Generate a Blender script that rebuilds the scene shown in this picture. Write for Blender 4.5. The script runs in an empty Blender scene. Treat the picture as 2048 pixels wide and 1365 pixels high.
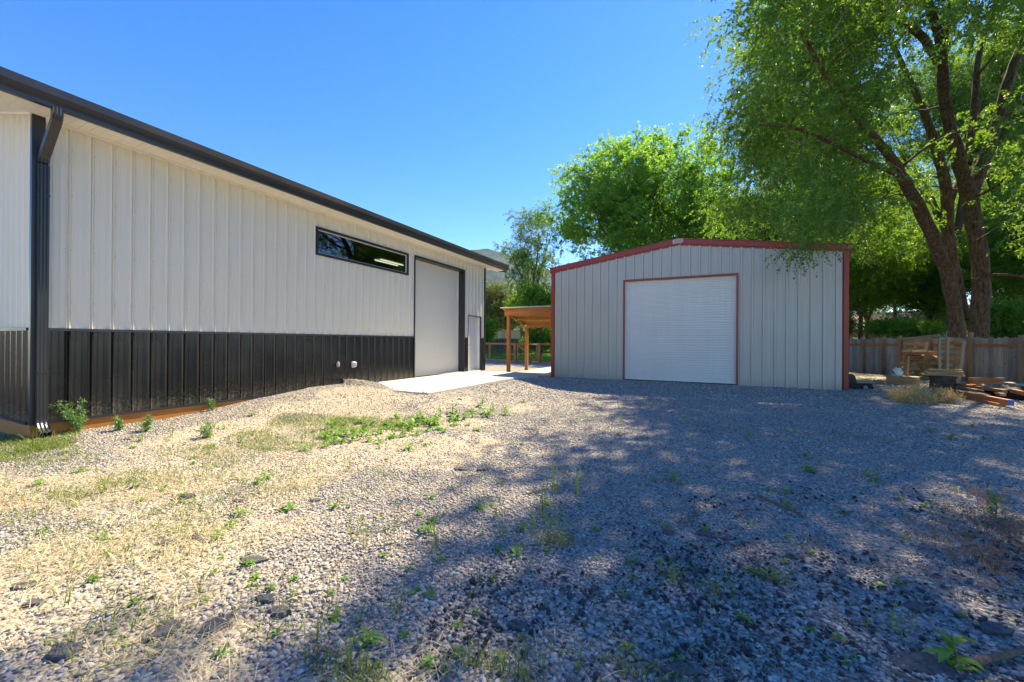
import bpy, math, numpy as np
from mathutils import Matrix, Vector
D = bpy.data
SC = bpy.context.scene
COL = SC.collection
RNG = np.random.default_rng(7)
rad = math.radians
PI = math.pi

# ------------------------------------------------------------------ camera
FPX, YAW, ROLL, PITCH, HC = 796.705, rad(26.099), rad(.345), rad(.132), 1.103
_F = np.array([-math.sin(YAW), math.cos(YAW), 0.]); _R = np.array([math.cos(YAW), math.sin(YAW), 0.]); _U = np.array([0, 0, 1.])
_F2 = _F*math.cos(PITCH)+_U*math.sin(PITCH); _U2 = -_F*math.sin(PITCH)+_U*math.cos(PITCH)
_CR = _R*math.cos(ROLL)+_U2*math.sin(ROLL); _CU = _U2*math.cos(ROLL)-_R*math.sin(ROLL)
CAM = np.array([0, 0, HC])
cam = D.objects.new('camera', D.cameras.new('camera'))
COL.objects.link(cam)
cam.data.lens = FPX/2048*36; cam.data.sensor_width = 36
cam.data.clip_start = .05; cam.data.clip_end = 30000
cam.matrix_world = Matrix(((_CR[0], _CU[0], -_F2[0], 0), (_CR[1], _CU[1], -_F2[1], 0), (_CR[2], _CU[2], -_F2[2], HC), (0, 0, 0, 1)))
SC.camera = cam
def ray(px, py): return _F2+_CR*((px-1024)/FPX)-_CU*((py-682.5)/FPX)
def onz(px, py, z): d = ray(px, py); return CAM+d*(z-HC)/d[2]
def dep(px, py, t): return CAM+ray(px, py)*t
def proj(P):
    d = np.asarray(P, float)-CAM; z = d@_F2
    return 1024+FPX*(d@_CR)/np.where(np.abs(z) < 1e-6, 1e-6, z), 682.5-FPX*(d@_CU)/np.where(np.abs(z) < 1e-6, 1e-6, z), z

# ------------------------------------------------------------------ noise
_perm = np.random.default_rng(3).random((256, 256))
def vnoise(x, y):
    xi = np.floor(x).astype(int); yi = np.floor(y).astype(int); fx = x-xi; fy = y-yi
    fx = fx*fx*(3-2*fx); fy = fy*fy*(3-2*fy)
    g = lambda i, j: _perm[i & 255, j & 255]
    return (g(xi, yi)*(1-fx)+g(xi+1, yi)*fx)*(1-fy)+(g(xi, yi+1)*(1-fx)+g(xi+1, yi+1)*fx)*fy
def fbm(x, y, o=4):
    s = 0; a = .5
    for k in range(o): s = s+a*vnoise(x*2**k+17.3*k, y*2**k+9.1*k); a *= .5
    return s/(1-.5**o)
def sstep(a, b, x):
    t = np.clip((x-a)/(b-a), 0, 1); return t*t*(3-2*t)

# ------------------------------------------------------------------ object helpers
def link(o, parent=None):
    COL.objects.link(o)
    if parent is not None: o.parent = parent
    return o
def tag(o, label=None, cat=None, group=None, kind=None):
    if label: o['label'] = label
    if cat: o['category'] = cat
    if group: o['group'] = group
    if kind: o['kind'] = kind
    return o
def thing(name, loc, label, cat, group=None, rz=0):
    o = D.objects.new(name, None); o.empty_display_size = .1
    link(o); o.location = [float(v) for v in loc]; o.rotation_euler = (0, 0, rz)
    return tag(o, label, cat, group)
def mesh_np(name, V, faces, smooth=False, mats=None):
    """faces: list of int arrays (n,k)"""
    me = D.meshes.new(name)
    V = np.asarray(V, np.float32)
    faces = [np.asarray(f, np.int32) for f in faces if len(f)]
    me.vertices.add(len(V)); me.vertices.foreach_set('co', V.ravel())
    nl = sum(f.size for f in faces); npoly = sum(len(f) for f in faces)
    me.loops.add(nl); me.polygons.add(npoly)
    me.loops.foreach_set('vertex_index', np.concatenate([f.ravel() for f in faces]))
    tot = np.concatenate([np.full(len(f), f.shape[1], np.int32) for f in faces])
    st = np.concatenate([[0], np.cumsum(tot)[:-1]]).astype(np.int32)
    me.polygons.foreach_set('loop_start', st)
    if smooth: me.polygons.foreach_set('use_smooth', np.ones(npoly, bool))
    me.update(calc_edges=True)
    if not smooth:
        try: me.shade_flat()
        except Exception: pass
    return me
def obj(name, me, mat, parent=None, loc=None):
    o = D.objects.new(name, me)
    if mat is not None and len(me.materials) == 0:
        for m in (mat if isinstance(mat, (list, tuple)) else [mat]): me.materials.append(m)
    link(o, parent)
    if loc is not None: o.location = [float(v) for v in loc]
    return o
def dup(root, loc, rz=0, sc=1, label=None, group=None):
    r = root.copy(); COL.objects.link(r); r.location = [float(v) for v in loc]; r.rotation_euler = (0, 0, rz); r.scale = (sc, sc, sc)
    if label: r['label'] = label
    if group: r['group'] = group
    for ch in list(root.children):
        c = ch.copy(); COL.objects.link(c); c.parent = r
        for g in ch.children:
            d = g.copy(); COL.objects.link(d); d.parent = c
    return r

class MB:
    def __init__(s): s.V = []; s.F = []; s.S = []
    def add(s, V, F, smooth=False):
        n = len(s.V); s.V += [tuple(float(a) for a in v) for v in V]
        s.F += [tuple(int(i)+n for i in f) for f in F]; s.S += [smooth]*len(F); return s
    def box(s, a, b, bev=0.0):
        x0, y0, z0 = [min(p, q) for p, q in zip(a, b)]; x1, y1, z1 = [max(p, q) for p, q in zip(a, b)]
        if bev <= 0:
            V = [(x0, y0, z0), (x1, y0, z0), (x1, y1, z0), (x0, y1, z0), (x0, y0, z1), (x1, y0, z1), (x1, y1, z1), (x0, y1, z1)]
            return s.add(V, [(0, 3, 2, 1), (4, 5, 6, 7), (0, 1, 5, 4), (1, 2, 6, 5), (2, 3, 7, 6), (3, 0, 4, 7)])
        import bmesh
        bm = bmesh.new(); bmesh.ops.create_cube(bm, size=1)
        for v in bm.verts: v.co = ((x0+x1)/2+v.co.x*(x1-x0), (y0+y1)/2+v.co.y*(y1-y0), (z0+z1)/2+v.co.z*(z1-z0))
        bmesh.ops.bevel(bm, geom=bm.edges[:], offset=bev, segments=2, affect='EDGES', profile=.5)
        bm.verts.index_update()
        s.add([v.co[:] for v in bm.verts], [[v.index for v in f.verts] for f in bm.faces]); bm.free(); return s
    def beam(s, p, q, w, h, up=(0, 0, 1), ext=0):
        """rectangular bar from p to q; w across, h along up"""
        p = np.array(p, float); q = np.array(q, float); d = q-p; d /= np.linalg.norm(d)
        p = p-d*ext; q = q+d*ext
        sd = np.cross(d, up); sd /= np.linalg.norm(sd); u = np.cross(sd, d)
        V = [c+sd*(a*w/2)+u*(b*h/2) for c in (p, q) for a, b in ((-1, -1), (1, -1), (1, 1), (-1, 1))]
        return s.add(V, [(0, 3, 2, 1), (4, 5, 6, 7), (0, 1, 5, 4), (1, 2, 6, 5), (2, 3, 7, 6), (3, 0, 4, 7)])
    def sweep(s, prof, p, q, closed=True, caps=True, axes=None):
        """2-D profile [(a,b)] in axes (A,B) placed at p and q"""
        A, B = [np.array(v, float) for v in axes]; p = np.array(p, float); q = np.array(q, float); n = len(prof)
        V = [c+A*a+B*b for c in (p, q) for a, b in prof]
        F = [(i, (i+1) % n, n+(i+1) % n, n+i) for i in range(n if closed else n-1)]
        if caps and closed: F += [tuple(range(n))[::-1], tuple(range(n, 2*n))]
        return s.add(V, F)
    def tube(s, pts, r, sides=8, cap=True, smooth=True):
        V, F = tube_np(np.array(pts, float), np.broadcast_to(np.array(r, float), (len(pts),)), sides)
        n = len(V); F = [tuple(f) for f in F]
        if cap: F += [tuple(range(sides))[::-1], tuple(range(n-sides, n))]
        return s.add(V, F, smooth)
    def mesh(s, name):
        me = D.meshes.new(name); me.from_pydata(s.V, [], s.F); me.polygons.foreach_set('use_smooth', s.S); me.update(); return me
    def build(s, name, mat, parent=None, loc=None): return obj(name, s.mesh(name), mat, parent, loc)

def tube_np(P, r, sides):
    n = len(P); T = np.gradient(P, axis=0); T /= np.linalg.norm(T, axis=1)[:, None]+1e-9
    ref = np.array([0., 0, 1]) if abs(T[0][2]) < .8 else np.array([1., 0, 0])
    a = ref-T[0]*(ref@T[0]); a /= np.linalg.norm(a); V = []
    for i in range(n):
        a = a-T[i]*(a@T[i]); a /= np.linalg.norm(a); b = np.cross(T[i], a)
        th = np.arange(sides)/sides*2*PI
        V.append(P[i]+r[i]*(np.cos(th)[:, None]*a+np.sin(th)[:, None]*b))
    V = np.concatenate(V); i = np.arange(n-1)[:, None]*sides; k = np.arange(sides)[None]; k2 = (k+1) % sides
    return V, np.stack([i+k, i+k2, i+sides+k2, i+sides+k], -1).reshape(-1, 4)

def panel(mb, axis, u0, u1, z0, z1, w, sign, pitch, prof, phase=0.):
    """ribbed sheet. axis 'x' or 'y' = the running direction; w = plane position; sign = outward; z0/z1 numbers or functions of u"""
    us = set([u0, u1]); k0 = int(math.floor((u0-phase)/pitch))-1
    for k in range(k0, int((u1-u0)/pitch)+k0+4):
        for a, b in prof:
            u = phase+k*pitch+a
            if u0 < u < u1: us.add(round(u, 5))
    us = sorted(us)
    pa = np.array([a for a, b in prof]+[prof[0][0]+pitch]); pb = np.array([b for a, b in prof]+[prof[0][1]])
    fz = lambda z, u: z(u) if callable(z) else z
    V = []
    for u in us:
        o = w+sign*np.interp(((u-phase-pa[0]) % pitch)+pa[0], pa, pb)
        for z in (fz(z0, u), fz(z1, u)): V.append((u, o, z) if axis == 'x' else (o, u, z))
    F = []
    for i in range(len(us)-1):
        f = (2*i, 2*i+2, 2*i+3, 2*i+1)
        F.append(f if (axis == 'x') == (sign < 0) else f[::-1])
    mb.add(V, F)
AG = [(-.114, 0), (-.040, 0), (-.037, .004), (-.030, .004), (-.027, 0), (.027, 0), (.030, .004), (.037, .004), (.040, 0), (.0825, 0), (.1, .019), (.128, .019), (.1145+.031, 0)]
AG = sorted([((a % .2286), b) for a, b in AG])
PBR = sorted([(a % .3048, b) for a, b in [(.095, 0), (.109, .050), (.158, .050), (.172, 0), (.245, 0), (.25, .005), (.262, .005), (.267, 0), (.018, 0), (.023, .005), (.035, .005), (.04, 0)]])

# ------------------------------------------------------------------ materials
def mat(name):
    m = D.materials.new(name); m.use_nodes = True; nt = m.node_tree; nt.nodes.clear()
    return m, nt, lambda t, **k: _node(nt, t, **k)
def _node(nt, t, **k):
    n = nt.nodes.new(t)
    for a, v in k.items():
        if a.startswith('i_'): n.inputs[a[2:].replace('_', ' ')].default_value = v
        elif a.startswith('n_'): n.inputs[int(a[2:])].default_value = v
        else: setattr(n, a, v)
    return n
def ramp(N, stops, interp='LINEAR'):
    r = N('ShaderNodeValToRGB'); cr = r.color_ramp; cr.interpolation = interp
    while len(cr.elements) < len(stops): cr.elements.new(.5)
    for e, (p, c) in zip(cr.elements, stops): e.position = p; e.color = (*c, 1) if len(c) == 3 else c
    return r
def simple(name, col, rough=.6, spec=.5, metal=0, var=.12, nscale=6, bump=0., bscale=60, stretch=(1, 1, 1), island=0.):
    m, nt, N = mat(name); L = nt.links.new
    out = N('ShaderNodeOutputMaterial'); p = N('ShaderNodeBsdfPrincipled', i_Roughness=rough, i_Metallic=metal)
    p.inputs['Specular IOR Level'].default_value = spec
    tc = N('ShaderNodeTexCoord'); mp = N('ShaderNodeMapping'); mp.inputs['Scale'].default_value = stretch
    L(tc.outputs['Object'], mp.inputs['Vector'])
    nz = N('ShaderNodeTexNoise', i_Scale=nscale, i_Detail=6.); L(mp.outputs[0], nz.inputs['Vector'])
    c0 = [max(0, c*(1-var)) for c in col]; c1 = [min(1, c*(1+var)) for c in col]
    r = ramp(N, [(.3, c0), (.7, c1)]); L(nz.outputs['Fac'], r.inputs['Fac'])
    src = r.outputs[0]
    if island:
        g = N('ShaderNodeNewGeometry'); hs = N('ShaderNodeHueSaturation'); mr = N('ShaderNodeMapRange', n_3=1-island, n_4=1+island)
        L(g.outputs['Random Per Island'], mr.inputs[0]); L(mr.outputs[0], hs.inputs['Value']); L(src, hs.inputs['Color']); src = hs.outputs[0]
    L(src, p.inputs['Base Color'])
    if bump:
        n2 = N('ShaderNodeTexNoise', i_Scale=bscale, i_Detail=5.); L(mp.outputs[0], n2.inputs['Vector'])
        b = N('ShaderNodeBump', i_Strength=bump, i_Distance=.02); L(n2.outputs['Fac'], b.inputs['Height']); L(b.outputs[0], p.inputs['Normal'])
    rr = N('ShaderNodeMapRange', n_3=max(.02, rough-.06), n_4=min(1, rough+.1)); L(nz.outputs['Fac'], rr.inputs[0]); L(rr.outputs[0], p.inputs['Roughness'])
    L(p.outputs[0], out.inputs[0]); return m
def leafmat(name, dark, light, trans, tf=.45, rough=.45):
    m, nt, N = mat(name); L = nt.links.new
    out = N('ShaderNodeOutputMaterial'); p = N('ShaderNodeBsdfPrincipled', i_Roughness=rough); p.inputs['Specular IOR Level'].default_value = .35
    g = N('ShaderNodeNewGeometry'); r = ramp(N, [(0, dark), (.75, light), (1, [c*1.25 for c in light])]); L(g.outputs['Random Per Island'], r.inputs[0]); L(r.outputs[0], p.inputs['Base Color'])
    t = N('ShaderNodeBsdfTranslucent'); r2 = ramp(N, [(0, [c*.7 for c in trans]), (1, trans)]); L(g.outputs['Random Per Island'], r2.inputs[0]); L(r2.outputs[0], t.inputs['Color'])
    mx = N('ShaderNodeMixShader', n_0=tf); L(p.outputs[0], mx.inputs[1]); L(t.outputs[0], mx.inputs[2]); L(mx.outputs[0], out.inputs[0]); return m
def woodmat(name, c0, c1, stretch, rough=.75, island=.25, knots=.0, scale=3.):
    m, nt, N = mat(name); L = nt.links.new
    out = N('ShaderNodeOutputMaterial'); p = N('ShaderNodeBsdfPrincipled', i_Roughness=rough); p.inputs['Specular IOR Level'].default_value = .25
    tc = N('ShaderNodeTexCoord'); mp = N('ShaderNodeMapping'); mp.inputs['Scale'].default_value = stretch; L(tc.outputs['Object'], mp.inputs[0])
    g = N('ShaderNodeNewGeometry'); ad = N('ShaderNodeVectorMath', operation='ADD'); sc = N('ShaderNodeVectorMath', operation='SCALE'); sc.inputs['Scale'].default_value = 37.
    cb = N('ShaderNodeCombineXYZ'); L(g.outputs['Random Per Island'], cb.inputs[0]); L(g.outputs['Random Per Island'], cb.inputs[2]); L(cb.outputs[0], sc.inputs[0])
    L(mp.outputs[0], ad.inputs[0]); L(sc.outputs[0], ad.inputs[1])
    nz = N('ShaderNodeTexNoise', i_Scale=scale, i_Detail=8., i_Roughness=.65); L(ad.outputs[0], nz.inputs['Vector'])
    r = ramp(N, [(.25, c0), (.7, c1)]); L(nz.outputs['Fac'], r.inputs[0])
    hs = N('ShaderNodeHueSaturation'); mr = N('ShaderNodeMapRange', n_3=1-island, n_4=1+island); L(g.outputs['Random Per Island'], mr.inputs[0]); L(mr.outputs[0], hs.inputs['Value']); L(r.outputs[0], hs.inputs['Color'])
    src = hs.outputs[0]
    if knots:
        vo = N('ShaderNodeTexVoronoi', i_Scale=knots); L(tc.outputs['Object'], vo.inputs[0])
        kr = ramp(N, [(.06, (.25, .2, .15)), (.16, (1, 1, 1))]); L(vo.outputs['Distance'], kr.inputs[0])
        mm = N('ShaderNodeMix', data_type='RGBA', blend_type='MULTIPLY'); mm.inputs[0].default_value = .9; L(src, mm.inputs[6]); L(kr.outputs[0], mm.inputs[7]); src = mm.outputs[2]
    L(src, p.inputs['Base Color'])
    b = N('ShaderNodeBump', i_Strength=.35, i_Distance=.004); L(nz.outputs['Fac'], b.inputs['Height']); L(b.outputs[0], p.inputs['Normal'])
    L(p.outputs[0], out.inputs[0]); return m
def barkmat(name, c0, c1):
    m, nt, N = mat(name); L = nt.links.new
    out = N('ShaderNodeOutputMaterial'); p = N('ShaderNodeBsdfPrincipled', i_Roughness=.9); p.inputs['Specular IOR Level'].default_value = .2
    tc = N('ShaderNodeTexCoord'); mp = N('ShaderNodeMapping'); mp.inputs['Scale'].default_value = (1, 1, .22); L(tc.outputs['Object'], mp.inputs[0])
    nz = N('ShaderNodeTexNoise', i_Scale=14., i_Detail=8., i_Roughness=.7); nz.inputs['Distortion'].default_value = .8; L(mp.outputs[0], nz.inputs['Vector'])
    r = ramp(N, [(.36, c0), (.62, c1)]); L(nz.outputs['Fac'], r.inputs[0]); L(r.outputs[0], p.inputs['Base Color'])
    b = N('ShaderNodeBump', i_Strength=1., i_Distance=.06); L(nz.outputs['Fac'], b.inputs['Height']); L(b.outputs[0], p.inputs['Normal'])
    L(p.outputs[0], out.inputs[0]); return m
def metalmat(name, col, rough=.35, spec=.5, dirt=.10, coat=0., streak=.06, splash=None):
    """painted sheet steel: faint vertical streaks, oil-canning ripple, dust towards nothing in particular"""
    m, nt, N = mat(name); L = nt.links.new
    out = N('ShaderNodeOutputMaterial'); p = N('ShaderNodeBsdfPrincipled', i_Roughness=rough); p.inputs['Specular IOR Level'].default_value = spec
    p.inputs['Coat Weight'].default_value = coat; p.inputs['Coat Roughness'].default_value = .15
    tc = N('ShaderNodeTexCoord'); mp = N('ShaderNodeMapping'); mp.inputs['Scale'].default_value = (9, 9, .35); L(tc.outputs['Object'], mp.inputs[0])
    n1 = N('ShaderNodeTexNoise', i_Scale=2., i_Detail=5.); L(mp.outputs[0], n1.inputs['Vector'])
    n2 = N('ShaderNodeTexNoise', i_Scale=1.3, i_Detail=6.); L(tc.outputs['Object'], n2.inputs['Vector'])
    r1 = ramp(N, [(.3, [c*(1-streak) for c in col]), (.7, [min(1, c*(1+streak)) for c in col])]); L(n1.outputs['Fac'], r1.inputs[0])
    mm = N('ShaderNodeMix', data_type='RGBA'); mr = N('ShaderNodeMapRange', n_1=.45, n_2=.8, n_3=0., n_4=dirt); L(n2.outputs['Fac'], mr.inputs[0]); L(mr.outputs[0], mm.inputs[0])
    L(r1.outputs[0], mm.inputs[6]); mm.inputs[7].default_value = (.30, .26, .21, 1); src = mm.outputs[2]
    if splash is not None:      # dried mud specks thrown up on the lowest part of the sheet
        sx_ = N('ShaderNodeSeparateXYZ'); L(tc.outputs['Object'], sx_.inputs[0]); hz = N('ShaderNodeMapRange', n_1=splash, n_2=splash+.42, n_3=.62, n_4=.33); L(sx_.outputs[2], hz.inputs[0])
        n3 = N('ShaderNodeTexNoise', i_Scale=26., i_Detail=7., i_Roughness=.75); L(tc.outputs['Object'], n3.inputs['Vector']); df_ = N('ShaderNodeMath', operation='SUBTRACT'); L(hz.outputs[0], df_.inputs[0]); L(n3.outputs['Fac'], df_.inputs[1])
        fr = N('ShaderNodeMapRange', n_1=-.02, n_2=.12, n_3=0., n_4=.28); L(df_.outputs[0], fr.inputs[0]); m5 = N('ShaderNodeMix', data_type='RGBA'); L(fr.outputs[0], m5.inputs[0]); L(src, m5.inputs[6]); m5.inputs[7].default_value = (.30, .25, .19, 1); src = m5.outputs[2]
    L(src, p.inputs['Base Color'])
    mr2 = N('ShaderNodeMapRange', n_3=rough-.05, n_4=rough+.15); L(n2.outputs['Fac'], mr2.inputs[0]); L(mr2.outputs[0], p.inputs['Roughness'])
    b = N('ShaderNodeBump', i_Strength=.02, i_Distance=.02); L(n1.outputs['Fac'], b.inputs['Height']); L(b.outputs[0], p.inputs['Normal'])
    L(p.outputs[0], out.inputs[0]); return m

M = {}
M['white'] = metalmat('white_siding', (.70, .65, .55), .38, .4, .04, streak=.01)
M['soffit'] = metalmat('white_soffit', (.80, .77, .70), .5, .3, .03, streak=.02)
M['black'] = metalmat('black_siding', (.011, .011, .012), .17, .5, .05, streak=.15, splash=-.02)
M['blacktrim'] = metalmat('black_trim', (.018, .020, .024), .28, .6, .03, streak=.1)
M['doorwhite'] = metalmat('door_white', (.68, .65, .58), .45, .4, .04, streak=.01)
M['greysiding'] = metalmat('grey_siding', (.455, .42, .35), .3, .55, .06, streak=.05, splash=-.2)
M['red'] = metalmat('red_trim', (.33, .038, .022), .4, .45, .06, streak=.06)
M['curtain'] = metalmat('curtain_white', (.68, .65, .585), .42, .4, .06, streak=.03)
M['galv'] = simple('galvanised', (.42, .44, .45), .4, .5, .8, .1)
M['cedar'] = woodmat('stained_cedar', (.30, .105, .03), (.46, .19, .06), (1.5, 1.5, .5), .6, .12)
M['cedarH'] = woodmat('stained_cedar_beams', (.30, .105, .03), (.46, .19, .06), (.5, .5, 2.), .6, .12)
M['osb'] = simple('sheathing', (.42, .24, .09), .8, .2, 0, .35, 14)
M['skirt'] = woodmat('skirt_board', (.36, .13, .03), (.52, .21, .055), (.6, .6, 3), .6, .05)
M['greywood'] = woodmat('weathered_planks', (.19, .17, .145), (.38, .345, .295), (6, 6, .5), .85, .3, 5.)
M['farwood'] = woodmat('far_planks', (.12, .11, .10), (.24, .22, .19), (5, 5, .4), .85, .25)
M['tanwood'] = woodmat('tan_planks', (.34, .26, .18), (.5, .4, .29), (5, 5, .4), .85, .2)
M['rail'] = woodmat('fence_rails', (.30, .10, .035), (.46, .19, .07), (1, 1, 1.), .7, .2)
M['railpost'] = woodmat('rail_fence_wood', (.30, .12, .045), (.48, .22, .09), (2, 2, .8), .7, .15)
M['post'] = woodmat('fence_posts', (.22, .14, .085), (.36, .25, .16), (3, 3, .6), .75, .15)
M['pallet'] = woodmat('pallet_wood', (.29, .165, .07), (.50, .32, .15), (1.2, 1.2, 4), .8, .25)
M['palletgrey'] = woodmat('pallet_stringer', (.22, .19, .145), (.37, .32, .25), (3, 3, .6), .8, .2)
M['lumber'] = woodmat('red_lumber', (.27, .09, .035), (.45, .18, .075), (1, 1, 1), .75, .3)
M['firewood'] = woodmat('split_firewood', (.09, .055, .03), (.38, .25, .13), (1, 1, 1), .9, .5)
M['blueend'] = simple('blue_end_paint', (.03, .10, .32), .6)
M['bark'] = barkmat('elm_bark', (.04, .027, .017), (.22, .145, .09))
M['bark2'] = barkmat('grey_bark', (.05, .04, .03), (.17, .13, .10))
M['twig'] = simple('dead_twigs', (.30, .25, .20), .9, .1, 0, .3, 3)
M['elm'] = leafmat('elm_leaves', (.045, .12, .018), (.12, .24, .04), (.23, .44, .05), .5)
M['locust'] = leafmat('locust_leaves', (.055, .175, .028), (.125, .29, .055), (.32, .64, .08), .56)
M['loose'] = leafmat('olive_grey_leaves', (.05, .12, .04), (.10, .2, .065), (.2, .38, .09), .45)
M['dark'] = leafmat('shade_tree_leaves', (.03, .10, .014), (.08, .20, .026), (.24, .48, .035), .5)
M['oliveleaf'] = leafmat('olive_leaves', (.07, .10, .025), (.13, .165, .045), (.2, .26, .05), .35)
M['bush'] = leafmat('bush_leaves', (.06, .17, .015), (.12, .28, .03), (.25, .48, .04), .45)
M['weed'] = leafmat('weed_leaves', (.06, .17, .02), (.13, .29, .04), (.2, .4, .04), .35)
M['sage'] = leafmat('tall_weed_leaves', (.08, .17, .06), (.14, .27, .10), (.2, .4, .1), .35)
M['barley'] = leafmat('wild_barley', (.14, .22, .04), (.27, .34, .08), (.3, .4, .08), .4)
M['greengrass'] = leafmat('green_grass', (.08, .14, .03), (.26, .29, .09), (.2, .34, .05), .35)
M['lawngrass'] = leafmat('lawn_grass', (.07, .24, .015), (.14, .36, .03), (.3, .6, .04), .45)
M['straw'] = leafmat('dry_straw', (.42, .345, .20), (.66, .58, .39), (.5, .4, .2), .25, .7)
M['cheat'] = leafmat('dry_seed_grass', (.16, .085, .06), (.33, .20, .14), (.35, .22, .14), .35, .8)
M['brush'] = leafmat('dry_brush', (.44, .30, .11), (.72, .52, .24), (.5, .38, .18), .3, .8)
M['concrete'] = simple('concrete', (.50, .475, .43), .85, .2, 0, .13, 1.1, .25, 90)
M['asphalt'] = simple('asphalt_chunk', (.11, .11, .112), .9, .2, 0, .35, 40, .8, 120)
M['blackplastic'] = simple('black_plastic', (.012, .012, .014), .38, .5, 0, .2, 4)
M['whiteplastic'] = simple('white_plastic', (.68, .67, .64), .45, .4, 0, .05)
M['greyplastic'] = simple('grey_plastic', (.34, .32, .29), .5, .4, 0, .1)
M['stick'] = simple('stick_bark', (.17, .12, .085), .9, .1, 0, .4, 30, .4)
M['paintwhite'] = simple('white_letters', (.8, .8, .8), .5, .3, 0, .03)
M['housetan'] = simple('house_stucco', (.42, .30, .16), .9, .1, 0, .1)
M['housewhite'] = simple('house_siding', (.62, .62, .58), .8, .1, 0, .05)
M['shingle'] = simple('house_shingles', (.27, .22, .19), .9, .1, 0, .25, 12)
M['stump'] = simple('stump_bark', (.085, .06, .04), .95, .1, 0, .4, 9, .9, 25)
M['wire'] = simple('fence_wire', (.12, .12, .12), .5, .5, .6)
def pebblemat(name, stops, rough=.8):
    m, nt, N = mat(name); L = nt.links.new
    out = N('ShaderNodeOutputMaterial'); p = N('ShaderNodeBsdfPrincipled', i_Roughness=rough); p.inputs['Specular IOR Level'].default_value = .3
    g = N('ShaderNodeNewGeometry'); r = ramp(N, stops); L(g.outputs['Random Per Island'], r.inputs[0])
    tc = N('ShaderNodeTexCoord'); nz = N('ShaderNodeTexNoise', i_Scale=90., i_Detail=4.); L(tc.outputs['Object'], nz.inputs['Vector'])
    mr = N('ShaderNodeMapRange', n_3=.72, n_4=1.28); L(nz.outputs['Fac'], mr.inputs[0]); hs = N('ShaderNodeHueSaturation'); L(mr.outputs[0], hs.inputs['Value']); L(r.outputs[0], hs.inputs['Color'])
    L(hs.outputs[0], p.inputs['Base Color']); b = N('ShaderNodeBump', i_Strength=.3, i_Distance=.004); L(nz.outputs['Fac'], b.inputs['Height']); L(b.outputs[0], p.inputs['Normal'])
    L(p.outputs[0], out.inputs[0]); return m
PEB = [(0, (.10, .10, .10)), (.08, (.18, .175, .17)), (.22, (.26, .25, .235)), (.42, (.335, .32, .29)), (.62, (.41, .385, .345)), (.76, (.37, .31, .245)), (.88, (.49, .46, .41)), (.95, (.30, .22, .165)), (1, (.62, .59, .55))]
M['pebble'] = pebblemat('pebbles', PEB)

def glassmat():
    m, nt, N = mat('window_glass'); L = nt.links.new
    out = N('ShaderNodeOutputMaterial'); t = N('ShaderNodeBsdfTransparent'); t.inputs[0].default_value = (.45, .5, .48, 1); g = N('ShaderNodeBsdfGlossy', i_Roughness=.015); g.inputs[0].default_value = (.95, 1, .97, 1)
    lw = N('ShaderNodeFresnel', i_IOR=2.0); gb = N('ShaderNodeNewGeometry'); ib = N('ShaderNodeMath', operation='SUBTRACT', n_0=1.); L(gb.outputs['Backfacing'], ib.inputs[1]); fm = N('ShaderNodeMath', operation='MULTIPLY'); L(lw.outputs[0], fm.inputs[0]); L(ib.outputs[0], fm.inputs[1]); mx = N('ShaderNodeMixShader'); L(fm.outputs[0], mx.inputs[0]); L(t.outputs[0], mx.inputs[1]); L(g.outputs[0], mx.inputs[2]); L(mx.outputs[0], out.inputs[0]); return m
M['glass'] = glassmat()
def emit(name, c, s):
    m, nt, N = mat(name); out = N('ShaderNodeOutputMaterial'); e = N('ShaderNodeEmission', i_Strength=s); e.inputs[0].default_value = (*c, 1); nt.links.new(e.outputs[0], out.inputs[0]); return m
M['lamp'] = emit('lamp_tube', (1, .98, .92), 1.6)
M['interior'] = simple('interior_lining', (.18, .18, .18), .9)

# ------------------------------------------------------------------ world and sun
SUN_AZ, SUN_EL = rad(12.8), rad(48.7)
w = D.worlds.new('World'); SC.world = w; w.use_nodes = True
nt = w.node_tree; nt.nodes.clear()
sky = nt.nodes.new('ShaderNodeTexSky'); sky.sky_type = 'NISHITA'; sky.sun_disc = False
sky.sun_elevation = SUN_EL; sky.sun_rotation = SUN_AZ; sky.altitude = 1500; sky.air_density = 1.0; sky.dust_density = .05; sky.ozone_density = 4.
bg = nt.nodes.new('ShaderNodeBackground'); bg.inputs['Strength'].default_value = .14
wo = nt.nodes.new('ShaderNodeOutputWorld'); hsv = nt.nodes.new('ShaderNodeHueSaturation'); hsv.inputs['Saturation'].default_value = 1.36; hsv.inputs['Hue'].default_value = .515
nt.links.new(sky.outputs[0], hsv.inputs['Color']); nt.links.new(hsv.outputs[0], bg.inputs[0]); nt.links.new(bg.outputs[0], wo.inputs[0])
sl = D.lights.new('sun', 'SUN'); sl.energy = 4.8; sl.angle = rad(.53); sl.color = (1, .95, .86)
so = D.objects.new('sun', sl); COL.objects.link(so); so.location = (20, 60, 70)
sd = Vector((math.sin(SUN_AZ)*math.cos(SUN_EL), math.cos(SUN_AZ)*math.cos(SUN_EL), math.sin(SUN_EL)))
so.rotation_euler = sd.to_track_quat('Z', 'Y').to_euler()
SC.view_settings.view_transform = 'Standard'; SC.view_settings.look = 'None'; SC.view_settings.exposure = 1.5; SC.view_settings.gamma = 1; SC.view_settings.use_white_balance = True; SC.view_settings.white_balance_temperature = 9000; SC.view_settings.white_balance_tint = 8
SC.cycles.max_bounces = 8; SC.cycles.transparent_max_bounces = 12; SC.cycles.use_denoising = True
SC.cycles.sample_clamp_indirect = 6.

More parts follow.
